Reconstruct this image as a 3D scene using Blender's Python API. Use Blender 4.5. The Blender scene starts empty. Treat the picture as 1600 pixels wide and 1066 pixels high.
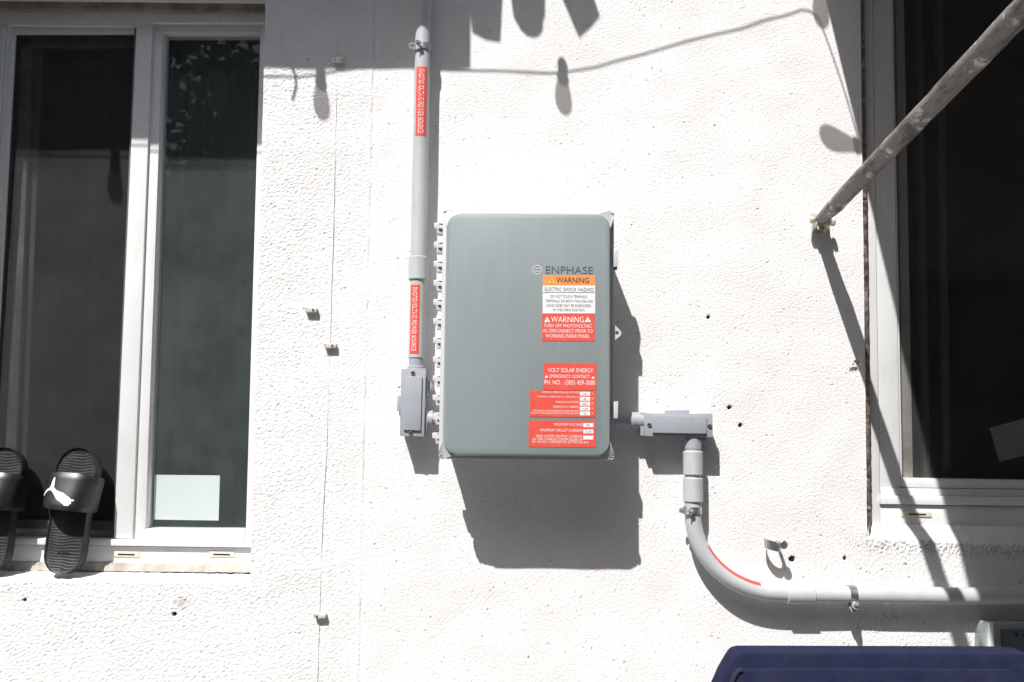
import bpy, bmesh, math, random
import numpy as np
from mathutils import Vector, Matrix

random.seed(7)
RNG = np.random.RandomState(11)
R = math.radians
sc = bpy.context.scene
COL = sc.collection

# ------------------------------------------------------------------ camera
EYE = 1.35                       # eye height above the patio
DIST = 1.85                      # camera to wall
FPX = 1330.0                     # focal length in photo pixels (1600 wide)
PITCH, ROLL = R(5.24), R(0.60)
cam_d = bpy.data.cameras.new('camera')
cam = bpy.data.objects.new('camera', cam_d)
COL.objects.link(cam)
cam_d.sensor_width = 36.0
cam_d.lens = FPX / 1600 * 36
cam_d.clip_start = 0.02
cam_d.clip_end = 500
CM = Matrix.Translation((0, -DIST, EYE)) @ Matrix.Rotation(R(90) + PITCH, 4, 'X') @ Matrix.Rotation(ROLL, 4, 'Z')
cam.matrix_world = CM
sc.camera = cam
CR = CM.to_3x3()

# ------------------------------------------------------------------ light
SX, SZ = 0.49, 1.47              # sunlight runs (SX, 1, -SZ): right, into the wall, down
world = bpy.data.worlds.new('World')
sc.world = world
world.use_nodes = True
wn = world.node_tree.nodes
sky = wn.new('ShaderNodeTexSky')
sky.sky_type = 'NISHITA'
sky.sun_disc = False
sky.dust_density = 2.5
sky.sun_elevation = math.atan2(SZ, math.hypot(SX, 1))
sky.sun_rotation = math.atan2(-SX, -1)
bg = wn['Background']
bg.inputs['Strength'].default_value = 0.092
world.node_tree.links.new(sky.outputs[0], bg.inputs['Color'])
sun_d = bpy.data.lights.new('sun', 'SUN')
sun_d.energy = 5.0
sun_d.angle = R(0.53)
sun_d.color = (1.0, 0.98, 0.955)
sun = bpy.data.objects.new('sun', sun_d)
COL.objects.link(sun)
sun.location = (-3, -8, 9)
sun.rotation_euler = Vector((SX, 1, -SZ)).to_track_quat('-Z', 'Y').to_euler()

vs = sc.view_settings
vs.view_transform = 'Standard'
vs.look = 'None'
vs.exposure = 0.33
vs.gamma = 1.0
vs.use_curve_mapping = False

# ------------------------------------------------------------------ helpers
def at(px, py, out=0.0):
    """point of the plane `out` metres in front of the wall seen at a photo pixel"""
    d = CR @ Vector(((px - 800) / FPX, -(py - 533) / FPX, -1.0))
    t = (DIST - out) / d.y
    return Vector((d.x * t, -out, EYE + d.z * t))

def mpp(out):                     # metres per photo pixel at that plane
    return (DIST - out) / FPX

def caster(px, py, out):
    """point `out` metres off the wall whose sun shadow falls on the wall at that pixel"""
    p = at(px, py, 0)
    return Vector((p.x - SX * out, -out, p.z + SZ * out))

MATS = {}
def mat(name, col, rough=0.6, metal=0.0, bump=0.0, bscale=200.0, var=0.0, vscale=8.0, col2=None, c2thr=(0.5, 0.6), spec=0.5):
    m = bpy.data.materials.new(name)
    m.use_nodes = True
    nt = m.node_tree
    b = nt.nodes['Principled BSDF']
    b.inputs['Roughness'].default_value = rough
    b.inputs['Metallic'].default_value = metal
    b.inputs['Specular IOR Level'].default_value = spec
    tc = nt.nodes.new('ShaderNodeTexCoord')
    src = None
    if var or col2:
        n = nt.nodes.new('ShaderNodeTexNoise')
        n.inputs['Scale'].default_value = vscale
        n.inputs['Detail'].default_value = 6
        n.inputs['Roughness'].default_value = 0.65
        nt.links.new(tc.outputs['Object'], n.inputs['Vector'])
        cr = nt.nodes.new('ShaderNodeValToRGB')
        if col2:
            cr.color_ramp.elements[0].position = c2thr[0]
            cr.color_ramp.elements[1].position = c2thr[1]
            cr.color_ramp.elements[0].color = (*col, 1)
            cr.color_ramp.elements[1].color = (*col2, 1)
        else:
            cr.color_ramp.elements[0].position = 0.3
            cr.color_ramp.elements[1].position = 0.7
            cr.color_ramp.elements[0].color = (*[c * (1 - var) for c in col], 1)
            cr.color_ramp.elements[1].color = (*[min(1, c * (1 + var)) for c in col], 1)
        nt.links.new(n.outputs['Fac'], cr.inputs['Fac'])
        nt.links.new(cr.outputs['Color'], b.inputs['Base Color'])
        rr = nt.nodes.new('ShaderNodeMapRange')
        rr.inputs['To Min'].default_value = max(0.05, rough - 0.08)
        rr.inputs['To Max'].default_value = min(1, rough + 0.08)
        nt.links.new(n.outputs['Fac'], rr.inputs['Value'])
        nt.links.new(rr.outputs[0], b.inputs['Roughness'])
    else:
        b.inputs['Base Color'].default_value = (*col, 1)
    if bump:
        n2 = nt.nodes.new('ShaderNodeTexNoise')
        n2.inputs['Scale'].default_value = bscale
        n2.inputs['Detail'].default_value = 3
        nt.links.new(tc.outputs['Object'], n2.inputs['Vector'])
        bp = nt.nodes.new('ShaderNodeBump')
        bp.inputs['Strength'].default_value = bump
        bp.inputs['Distance'].default_value = 0.002
        nt.links.new(n2.outputs['Fac'], bp.inputs['Height'])
        nt.links.new(bp.outputs['Normal'], b.inputs['Normal'])
    MATS[name] = m
    return m

def dusty(name, dustcol, amount, streak=(45, 45, 3), thr=(0.5, 0.8)):
    """rain-streaked dust and small scuffs over an existing material's colour"""
    m = MATS[name]; nt = m.node_tree; b = nt.nodes['Principled BSDF']
    tc = nt.nodes.new('ShaderNodeTexCoord'); mp = nt.nodes.new('ShaderNodeMapping'); mp.inputs['Scale'].default_value = streak
    n = nt.nodes.new('ShaderNodeTexNoise'); n.inputs['Scale'].default_value = 1.0; n.inputs['Detail'].default_value = 7; n.inputs['Roughness'].default_value = 0.75
    nt.links.new(tc.outputs['Object'], mp.inputs['Vector']); nt.links.new(mp.outputs[0], n.inputs['Vector'])
    n3 = nt.nodes.new('ShaderNodeTexNoise'); n3.inputs['Scale'].default_value = 260; n3.inputs['Detail'].default_value = 2
    nt.links.new(tc.outputs['Object'], n3.inputs['Vector'])
    r1 = nt.nodes.new('ShaderNodeMapRange'); r1.inputs['From Min'].default_value = thr[0]; r1.inputs['From Max'].default_value = thr[1]; r1.inputs['To Max'].default_value = amount
    r2 = nt.nodes.new('ShaderNodeMapRange'); r2.inputs['From Min'].default_value = 0.70; r2.inputs['From Max'].default_value = 0.76; r2.inputs['To Max'].default_value = amount * 1.2
    nt.links.new(n.outputs['Fac'], r1.inputs['Value']); nt.links.new(n3.outputs['Fac'], r2.inputs['Value'])
    mxv = nt.nodes.new('ShaderNodeMath'); mxv.operation = 'MAXIMUM'
    nt.links.new(r1.outputs[0], mxv.inputs[0]); nt.links.new(r2.outputs[0], mxv.inputs[1])
    mx = nt.nodes.new('ShaderNodeMix'); mx.data_type = 'RGBA'; mx.inputs['B'].default_value = (*dustcol, 1)
    old = b.inputs['Base Color']
    if old.links: nt.links.new(old.links[0].from_socket, mx.inputs['A'])
    else: mx.inputs['A'].default_value = old.default_value[:]
    nt.links.new(mxv.outputs[0], mx.inputs['Factor']); nt.links.new(mx.outputs['Result'], b.inputs['Base Color'])

def glass_mat(name, tint, dust, dustcol, rough=0.0, ior=1.5):
    m = bpy.data.materials.new(name)
    m.use_nodes = True
    nt = m.node_tree
    nt.nodes.remove(nt.nodes['Principled BSDF'])
    out = nt.nodes['Material Output']
    tr = nt.nodes.new('ShaderNodeBsdfTransparent'); tr.inputs['Color'].default_value = (*tint, 1)
    df = nt.nodes.new('ShaderNodeBsdfDiffuse'); df.inputs['Color'].default_value = (*dustcol, 1)
    gl = nt.nodes.new('ShaderNodeBsdfGlossy'); gl.inputs['Roughness'].default_value = rough
    fr = nt.nodes.new('ShaderNodeFresnel'); fr.inputs['IOR'].default_value = ior
    tc = nt.nodes.new('ShaderNodeTexCoord')
    n = nt.nodes.new('ShaderNodeTexNoise'); n.inputs['Scale'].default_value = 5; n.inputs['Detail'].default_value = 10
    n.inputs['Roughness'].default_value = 0.7
    nt.links.new(tc.outputs['Object'], n.inputs['Vector'])
    mr = nt.nodes.new('ShaderNodeMapRange')
    mr.inputs['From Min'].default_value = 0.25; mr.inputs['From Max'].default_value = 0.75
    mr.inputs['To Min'].default_value = dust * 0.45; mr.inputs['To Max'].default_value = dust * 1.55
    nt.links.new(n.outputs['Fac'], mr.inputs['Value'])
    m1 = nt.nodes.new('ShaderNodeMixShader'); m2 = nt.nodes.new('ShaderNodeMixShader')
    nt.links.new(mr.outputs[0], m1.inputs[0]); nt.links.new(tr.outputs[0], m1.inputs[1]); nt.links.new(df.outputs[0], m1.inputs[2])
    gm = nt.nodes.new('ShaderNodeNewGeometry')
    inv = nt.nodes.new('ShaderNodeMath'); inv.operation = 'SUBTRACT'; inv.inputs[0].default_value = 1.0
    mu = nt.nodes.new('ShaderNodeMath'); mu.operation = 'MULTIPLY'      # each pane mirrors at its outer face
    nt.links.new(gm.outputs['Backfacing'], inv.inputs[1]); nt.links.new(inv.outputs[0], mu.inputs[0]); nt.links.new(fr.outputs[0], mu.inputs[1])
    nt.links.new(mu.outputs[0], m2.inputs[0]); nt.links.new(m1.outputs[0], m2.inputs[1]); nt.links.new(gl.outputs[0], m2.inputs[2])
    nt.links.new(m2.outputs[0], out.inputs['Surface'])
    MATS[name] = m
    return m

WLOC = {}
def tag(o, label=None, cat=None, group=None, kind=None):
    if label: o['label'] = label
    if cat: o['category'] = cat
    if group: o['group'] = group
    if kind: o['kind'] = kind
    return o

def empty(name, loc, label=None, cat=None, group=None, kind=None):
    o = bpy.data.objects.new(name, None)
    o.empty_display_size = 0.05
    COL.objects.link(o)
    o.location = loc
    WLOC[o.name] = Vector(loc)
    return tag(o, label, cat, group, kind)

def obj(name, verts, faces, material, parent=None, smooth=False, bevel=0.0, segs=2, sharp=35):
    """one mesh object from world-space verts; origin at its box centre"""
    me = bpy.data.meshes.new(name)
    V = [Vector(v) for v in verts]
    lo = Vector([min(v[i] for v in V) for i in range(3)]); hi = Vector([max(v[i] for v in V) for i in range(3)])
    c = (lo + hi) / 2
    me.from_pydata([v - c for v in V], [], faces)
    bm = bmesh.new(); bm.from_mesh(me)
    bmesh.ops.recalc_face_normals(bm, faces=bm.faces)
    if bevel:
        es = [e for e in bm.edges if len(e.link_faces) == 2 and e.calc_face_angle(0) > R(30)]
        bmesh.ops.bevel(bm, geom=es, offset=bevel, segments=segs, profile=0.6, affect='EDGES', clamp_overlap=True)
    bm.to_mesh(me); bm.free()
    if smooth:
        for p in me.polygons: p.use_smooth = True
        try: me.set_sharp_from_angle(angle=R(sharp))
        except Exception: pass
    me.materials.append(material)
    return link(name, me, c, parent)

def link(name, me, c, parent=None):
    o = bpy.data.objects.new(name, me)
    COL.objects.link(o)
    o.location = c
    WLOC[o.name] = Vector(c)
    if parent is not None:
        o.parent = parent
        o.matrix_parent_inverse = Matrix.Translation(-WLOC[parent.name])
    return o

def prism(poly, back):
    """front polygon (world points) and the same points moved to y = -back"""
    n = len(poly)
    v = [Vector(p) for p in poly] + [Vector((p[0], -back, p[2])) for p in poly]
    f = [list(range(n)), list(range(2 * n - 1, n - 1, -1))]
    for i in range(n):
        j = (i + 1) % n
        f.append([i, i + n, j + n, j])
    return v, f

def slab(name, pts, front, back, material, parent=None, bevel=0.0015, smooth=True):
    """flat-facing piece: outline given in photo pixels on the plane `front`, running back to `back`"""
    v, f = prism([at(x, y, front) for x, y in pts], back)
    return obj(name, v, f, material, parent, smooth=smooth, bevel=bevel)

def boxw(name, lo, hi, material, parent=None, bevel=0.0015):
    (x0, y0, z0), (x1, y1, z1) = lo, hi
    v = [(x, y, z) for x in (x0, x1) for y in (y0, y1) for z in (z0, z1)]
    f = [(0, 1, 3, 2), (4, 6, 7, 5), (0, 4, 5, 1), (2, 3, 7, 6), (0, 2, 6, 4), (1, 5, 7, 3)]
    return obj(name, v, f, material, parent, smooth=True, bevel=bevel)

def frame_axes(d):
    d = d.normalized()
    a = Vector((0, 0, 1)) if abs(d.z) < 0.9 else Vector((1, 0, 0))
    u = d.cross(a).normalized(); w = d.cross(u).normalized()
    return u, w

def tube_data(path, rad, n=20, cap=True):
    path = [Vector(p) for p in path]
    m = len(path)
    rr = rad if isinstance(rad, (list, tuple)) else [rad] * m
    v, f = [], []
    u = None
    for i, p in enumerate(path):
        d = (path[min(i + 1, m - 1)] - path[max(i - 1, 0)])
        if d.length < 1e-9: d = path[min(i + 2, m - 1)] - path[max(i - 2, 0)]
        d.normalize()
        if u is None: u, w = frame_axes(d)
        else:
            u = (u - d * u.dot(d)).normalized(); w = d.cross(u).normalized()
        for k in range(n):
            a = 2 * math.pi * k / n
            v.append(p + (u * math.cos(a) + w * math.sin(a)) * rr[i])
    for i in range(m - 1):
        for k in range(n):
            a, b = i * n + k, i * n + (k + 1) % n
            f.append((a, b, b + n, a + n))
    if cap:
        f.append(tuple(range(n - 1, -1, -1))); f.append(tuple((m - 1) * n + k for k in range(n)))
    return v, f

def tube(name, path, rad, material, parent=None, n=20, sharp=35):
    v, f = tube_data(path, rad, n)
    return obj(name, v, f, material, parent, smooth=True, sharp=sharp)

def cyl(name, a, b, r, material, parent=None, n=24, ch=0.0012):
    a, b = Vector(a), Vector(b); d = (b - a).normalized()
    ch = min(ch, r * 0.4, (b - a).length * 0.3)
    return tube(name, [a, a + d * ch * 0.01, a + d * ch, b - d * ch, b - d * ch * 0.01, b], [r - ch, r - ch, r, r, r - ch, r - ch], material, parent, n)

def rrect(x0, y0, x1, y1, r, n=8):
    pts = []
    for cx, cy, a0 in ((x1 - r, y0 + r, -90), (x1 - r, y1 - r, 0), (x0 + r, y1 - r, 90), (x0 + r, y0 + r, 180)):
        for i in range(n + 1):
            a = R(a0 + 90 * i / n)
            pts.append((cx + r * math.cos(a), cy + r * math.sin(a)))
    return pts

_TX = {}
def text2d(s):
    """outline mesh of a word in the built-in font, scaled into the unit square"""
    if s in _TX: return _TX[s]
    cu = bpy.data.curves.new('lettering', 'FONT'); cu.body = s; cu.resolution_u = 3
    o = bpy.data.objects.new('lettering_source', cu); COL.objects.link(o)
    dg = bpy.context.evaluated_depsgraph_get(); dg.update()
    me = bpy.data.meshes.new_from_object(o.evaluated_get(dg))
    V = np.array([v.co[:2] for v in me.vertices]); F = [tuple(p.vertices) for p in me.polygons]
    bpy.data.objects.remove(o); bpy.data.curves.remove(cu); bpy.data.meshes.remove(me)
    lo, hi = V.min(0), V.max(0)
    V = (V - lo) / np.maximum(hi - lo, 1e-6)
    _TX[s] = (V, F)
    return _TX[s]

def text_px(s, x0, y0, x1, y1, out, material, parent, name='lettering'):
    """lettering filling a pixel box on the plane `out`"""
    V, F = text2d(s)
    a = at((x0 + x1) / 2, (y0 + y1) / 2, out); k = mpp(out)
    w, h = (x1 - x0) * k, (y1 - y0) * k
    return obj(name, [(a.x + (p[0] - .5) * w, a.y, a.z + (p[1] - .5) * h) for p in V], F, material, parent)

def multi_text(items, out, material, parent, name='lettering'):
    """several lines of one label printed in one colour = one part"""
    VV, FF = [], []
    for s, x0, y0, x1, y1 in items:
        V, F = text2d(s)
        a = at((x0 + x1) / 2, (y0 + y1) / 2, out); k = mpp(out)
        w, h = (x1 - x0) * k, (y1 - y0) * k
        b = len(VV)
        VV += [(a.x + (p[0] - .5) * w, a.y, a.z + (p[1] - .5) * h) for p in V]
        FF += [tuple(i + b for i in f) for f in F]
    return tag(obj(name, VV, FF, material, parent), kind='stuff')

# ------------------------------------------------------------------ materials
mat('paint_white', (0.78, 0.78, 0.765), 0.45, var=0.04, vscale=5, bump=0.05, bscale=300)
mat('vinyl', (0.74, 0.745, 0.74), 0.42, var=0.05, vscale=6, bump=0.04, bscale=400)
mat('vinyl_dirty', (0.68, 0.665, 0.63), 0.55, col2=(0.46, 0.42, 0.36), c2thr=(0.5, 0.75), vscale=14, bump=0.1, bscale=150)
mat('screen_frame', (0.10, 0.10, 0.105), 0.5, var=0.1)
mat('caulk', (0.50, 0.465, 0.43), 0.85, col2=(0.36, 0.325, 0.29), c2thr=(0.42, 0.62), vscale=22, bump=0.8, bscale=120)
mat('header_mortar', (0.36, 0.33, 0.25), 0.85, col2=(0.22, 0.19, 0.13), c2thr=(0.40, 0.62), vscale=16, bump=0.8, bscale=90)
mat('sealant_brown', (0.115, 0.085, 0.075), 0.75, col2=(0.36, 0.30, 0.27), c2thr=(0.46, 0.62), vscale=45, bump=0.8, bscale=180)
mat('slot_cream', (0.70, 0.66, 0.53), 0.5)
mat('dark', (0.012, 0.011, 0.010), 0.85)
mat('interior', (0.24, 0.23, 0.21), 0.9, var=0.15, vscale=2)
mat('curtain', (0.42, 0.46, 0.44), 0.9, var=0.1, vscale=3)
mat('paper', (0.80, 0.82, 0.82), 0.8, var=0.02)
mat('paper_warm', (0.66, 0.62, 0.57), 0.85, var=0.08, vscale=10)  # warm tint put into the colour to offset blue skylight on this sheet
mat('box_cover', (0.252, 0.290, 0.298), 0.38, var=0.035, vscale=4, bump=0.10, bscale=600)
mat('box_base', (0.56, 0.57, 0.565), 0.5, var=0.04, vscale=7, bump=0.06, bscale=500)
mat('box_gusset', (0.47, 0.49, 0.50), 0.45, var=0.05)
mat('gasket', (0.03, 0.032, 0.034), 0.7)
mat('pvc', (0.475, 0.492, 0.505), 0.42, var=0.06, vscale=9, bump=0.06, bscale=250)
mat('pvc_body', (0.345, 0.362, 0.405), 0.45, var=0.05, vscale=12, bump=0.12, bscale=500)
mat('zinc', (0.52, 0.53, 0.55), 0.34, 0.9, var=0.15, vscale=60, bump=0.1, bscale=300)
mat('screw', (0.42, 0.41, 0.38), 0.35, 0.9)
mat('red', (0.72, 0.082, 0.058), 0.5, var=0.05, vscale=30)
mat('orange', (0.80, 0.29, 0.09), 0.5, var=0.04, vscale=30)
mat('label_white', (0.78, 0.78, 0.78), 0.5)
mat('ink_white', (0.80, 0.78, 0.76), 0.5)
mat('ink_black', (0.03, 0.02, 0.02), 0.6)
mat('ink_grey', (0.16, 0.16, 0.17), 0.6)
mat('ink_yellow', (0.80, 0.52, 0.06), 0.5)
mat('logo_grey', (0.095, 0.11, 0.125), 0.45)
mat('logo_light', (0.52, 0.55, 0.55), 0.5)
mat('clip_grey', (0.40, 0.37, 0.34), 0.7, col2=(0.66, 0.64, 0.60), c2thr=(0.42, 0.58), vscale=70, bump=0.5, bscale=200)
mat('cable_paint', (0.66, 0.655, 0.645), 0.7, var=0.06, vscale=20, bump=0.3, bscale=200)
mat('arm_paint', (0.23, 0.20, 0.18), 0.75, col2=(0.62, 0.58, 0.54), c2thr=(0.55, 0.60), vscale=17, bump=0.8, bscale=130)
mat('bracket_cream', (0.62, 0.58, 0.48), 0.6, col2=(0.30, 0.25, 0.19), c2thr=(0.55, 0.72), vscale=50, bump=0.5, bscale=180)
mat('rubber_black', (0.016, 0.016, 0.017), 0.52, var=0.15, vscale=20, bump=0.15, bscale=600)
mat('rubber_strap', (0.014, 0.014, 0.015), 0.38, var=0.1, vscale=12, bump=0.06, bscale=500)
mat('logo_white', (0.82, 0.82, 0.82), 0.45)
mat('navy', (0.0205, 0.0245, 0.060), 0.95, var=0.18, vscale=40, bump=0.9, bscale=900, spec=0.1)
mat('navy_seam', (0.016, 0.018, 0.042), 0.9, bump=0.6, bscale=900)
mat('outlet_grey', (0.32, 0.34, 0.34), 0.5, var=0.05)
mat('outlet_dark', (0.085, 0.11, 0.115), 0.45)
mat('awning_cloth', (0.26, 0.24, 0.22), 0.9, var=0.12, vscale=6, bump=0.4, bscale=500)
mat('sheet_cloth', (0.42, 0.44, 0.47), 0.9, var=0.06, vscale=4, bump=0.3, bscale=500)
mat('cloth_blue', (0.07, 0.10, 0.20), 0.9, var=0.12)
mat('cloth_olive', (0.14, 0.14, 0.09), 0.9, var=0.12)
mat('rope', (0.42, 0.38, 0.30), 0.9, bump=0.5, bscale=400)
mat('wire_black', (0.02, 0.02, 0.02), 0.5)
mat('wood', (0.20, 0.135, 0.085), 0.8, var=0.25, vscale=9, bump=0.5, bscale=60)
mat('concrete', (0.30, 0.285, 0.275), 0.9, var=0.15, vscale=2.5, bump=0.5, bscale=40)
mat('bark', (0.10, 0.075, 0.055), 0.95, var=0.3, vscale=14, bump=0.9, bscale=30)
mat('leaf', (0.045, 0.085, 0.025), 0.6, var=0.35, vscale=3)
mat('block_wall', (0.34, 0.31, 0.27), 0.9, var=0.12, vscale=3, bump=0.5, bscale=50)
mat('chair_metal', (0.05, 0.05, 0.055), 0.4, 0.6)
glass_mat('pane_green', (0.945, 0.962, 0.958), 0.050, (0.49, 0.58, 0.55))
glass_mat('pane_dark', (0.80, 0.80, 0.79), 0.045, (0.45, 0.46, 0.45))
glass_mat('insect_screen', (0.80, 0.80, 0.80), 0.36, (0.066, 0.066, 0.067), 0.6, 1.04)
glass_mat('clear_plastic', (0.72, 0.78, 0.75), 0.35, (0.55, 0.60, 0.57), 0.2)
glass_mat('bulb_glass', (0.58, 0.56, 0.54), 0.22, (0.5, 0.47, 0.42))
dusty('box_cover', (0.38, 0.40, 0.39), 0.22)
dusty('pvc', (0.36, 0.34, 0.31), 0.55, (30, 30, 8), (0.5, 0.75))
dusty('pvc_body', (0.30, 0.29, 0.28), 0.5, (60, 60, 20))
dusty('box_base', (0.40, 0.39, 0.36), 0.4, (40, 40, 6))
dusty('rubber_black', (0.16, 0.15, 0.14), 0.30, (30, 30, 30), (0.48, 0.75))
dusty('rubber_strap', (0.11, 0.105, 0.10), 0.22, (26, 26, 26), (0.5, 0.8))
dusty('vinyl', (0.48, 0.46, 0.42), 0.45, (25, 25, 4), (0.52, 0.8))
dusty('red', (0.74, 0.20, 0.15), 0.4, (50, 50, 30), (0.5, 0.75))
dusty('label_white', (0.62, 0.61, 0.58), 0.4, (60, 60, 30), (0.5, 0.75))
dusty('navy', (0.05, 0.055, 0.085), 0.35, (16, 16, 6), (0.45, 0.75))
dusty('arm_paint', (0.075, 0.065, 0.058), 0.8, (60, 14, 60), (0.49, 0.58))
M = MATS

def wall_material():
    m = bpy.data.materials.new('stucco_white')
    m.use_nodes = True
    nt = m.node_tree; b = nt.nodes['Principled BSDF']
    b.inputs['Roughness'].default_value = 0.85
    b.inputs['Specular IOR Level'].default_value = 0.25
    tc = nt.nodes.new('ShaderNodeTexCoord')
    n = nt.nodes.new('ShaderNodeTexNoise'); n.inputs['Scale'].default_value = 3.0; n.inputs['Detail'].default_value = 8
    n.inputs['Roughness'].default_value = 0.7
    nt.links.new(tc.outputs['Object'], n.inputs['Vector'])
    cr = nt.nodes.new('ShaderNodeValToRGB')
    cr.color_ramp.elements[0].position = 0.3; cr.color_ramp.elements[0].color = (0.735, 0.725, 0.715, 1)
    cr.color_ramp.elements[1].position = 0.62; cr.color_ramp.elements[1].color = (0.80, 0.795, 0.79, 1)
    nt.links.new(n.outputs['Fac'], cr.inputs['Fac'])
    at_ = nt.nodes.new('ShaderNodeAttribute'); at_.attribute_name = 'stain'
    mx = nt.nodes.new('ShaderNodeMix'); mx.data_type = 'RGBA'
    mx.inputs['B'].default_value = (0.30, 0.215, 0.165, 1)
    nt.links.new(at_.outputs['Fac'], mx.inputs['Factor'])
    nt.links.new(cr.outputs['Color'], mx.inputs['A'])
    nt.links.new(mx.outputs['Result'], b.inputs['Base Color'])
    n2 = nt.nodes.new('ShaderNodeTexNoise'); n2.inputs['Scale'].default_value = 420; n2.inputs['Detail'].default_value = 3
    nt.links.new(tc.outputs['Object'], n2.inputs['Vector'])
    bp = nt.nodes.new('ShaderNodeBump'); bp.inputs['Strength'].default_value = 0.75; bp.inputs['Distance'].default_value = 0.0015
    nt.links.new(n2.outputs['Fac'], bp.inputs['Height'])
    nt.links.new(bp.outputs['Normal'], b.inputs['Normal'])
    return m
M['stucco'] = wall_material()

# ------------------------------------------------------------------ the setting
def ground():
    s = 60
    v = [(-s, -s, 0), (s, -s, 0), (s, s, 0), (-s, s, 0)]
    tag(obj('ground', v, [(0, 1, 2, 3)], M['concrete']), kind='structure')
ground()

house = empty('house', (0, 0.5, 0), 'white stucco house wall with two recessed windows', 'house')

# ---- stucco sheet with the two window openings
GN, GS = 2160, 1.4e-3             # noise lattice: 3 m of 1.4 mm cells
def band(lx, lz, seed, sharp=1.0):
    """smooth random relief with a given grain (metres) across and up, unit variance"""
    rs = np.random.RandomState(seed)
    a = np.fft.rfft2(rs.standard_normal((GN, GN)))
    fz = np.fft.fftfreq(GN, GS)[:, None]; fx = np.fft.rfftfreq(GN, GS)[None, :]
    k = np.sqrt((fx * lx) ** 2 + (fz * lz) ** 2)
    a *= np.exp(-((k - 1.0) * sharp) ** 2 * 2) * (k > 0.02)
    h = np.fft.irfft2(a, s=(GN, GN))
    return h / h.std()
def lowpass(l, seed):
    rs = np.random.RandomState(seed)
    a = np.fft.rfft2(rs.standard_normal((GN, GN)))
    fz = np.fft.fftfreq(GN, GS)[:, None]; fx = np.fft.rfftfreq(GN, GS)[None, :]
    a *= np.exp(-(fx ** 2 + fz ** 2) * l * l)
    h = np.fft.irfft2(a, s=(GN, GN))
    return h / h.std()
def rotband(l1, l2, ang, seed):
    rs = np.random.RandomState(seed)
    a = np.fft.rfft2(rs.standard_normal((GN, GN)))
    fz = np.fft.fftfreq(GN, GS)[:, None]; fx = np.fft.rfftfreq(GN, GS)[None, :]
    c, s = math.cos(ang), math.sin(ang)
    k = np.sqrt(((fx * c + fz * s) * l1) ** 2 + ((-fx * s + fz * c) * l2) ** 2)
    a *= np.exp(-((k - 1.0)) ** 2 * 2) * (k > 0.02)
    h = np.fft.irfft2(a, s=(GN, GN))
    return h / h.std()
def sample(h, x, z):
    gx = (x + 3.0) / GS; gz = (z + 3.0) / GS
    ix = np.floor(gx).astype(int); iz = np.floor(gz).astype(int)
    fx = gx - ix; fz = gz - iz
    g = lambda i, j: h[np.mod(j, GN), np.mod(i, GN)]
    return (g(ix, iz) * (1 - fx) + g(ix + 1, iz) * fx) * (1 - fz) + (g(ix, iz + 1) * (1 - fx) + g(ix + 1, iz + 1) * fx) * fz

def line(p, q):                   # x as a function of z along a drawn edge
    return lambda z: p.x + (q.x - p.x) * (z - p.z) / (q.z - p.z)
def linez(p, q):
    return lambda x: p.z + (q.z - p.z) * (x - p.x) / (q.x - p.x)

LW, RW = 0.090, 0.037             # how far the two windows sit back in the wall
XB = line(at(415, 0), at(391, 905)); XC = line(at(1344, 0), at(1355, 838))
ZL = linez(at(0, 908), at(391, 913)); ZR = linez(at(1355, 842), at(1600, 853))
ZLb = linez(at(0, 889, -LW), at(391, 896, -LW)); ZRb = linez(at(1362, 817, -RW), at(1600, 822, -RW))
XA0, XD0 = at(-75, 500).x, at(1830, 500).x
ZTOP = at(800, -17).z
X0, X1, Z1 = -1.75, 2.1, 3.1
HOLES = [(1107, 496, 2.0), (1140, 637, 2.6), (1157, 665, 2.4), (1238, 874, 3.6), (1320, 873, 2.2), (272, 960, 2.6), (38, 938, 2.2)]
SCARS = [(1337, 580, 9, 0.006), (1341, 568, 6, 0.006), (1368, 838, 12, 0.002), (285, 945, 14, 0.0016)]

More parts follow.
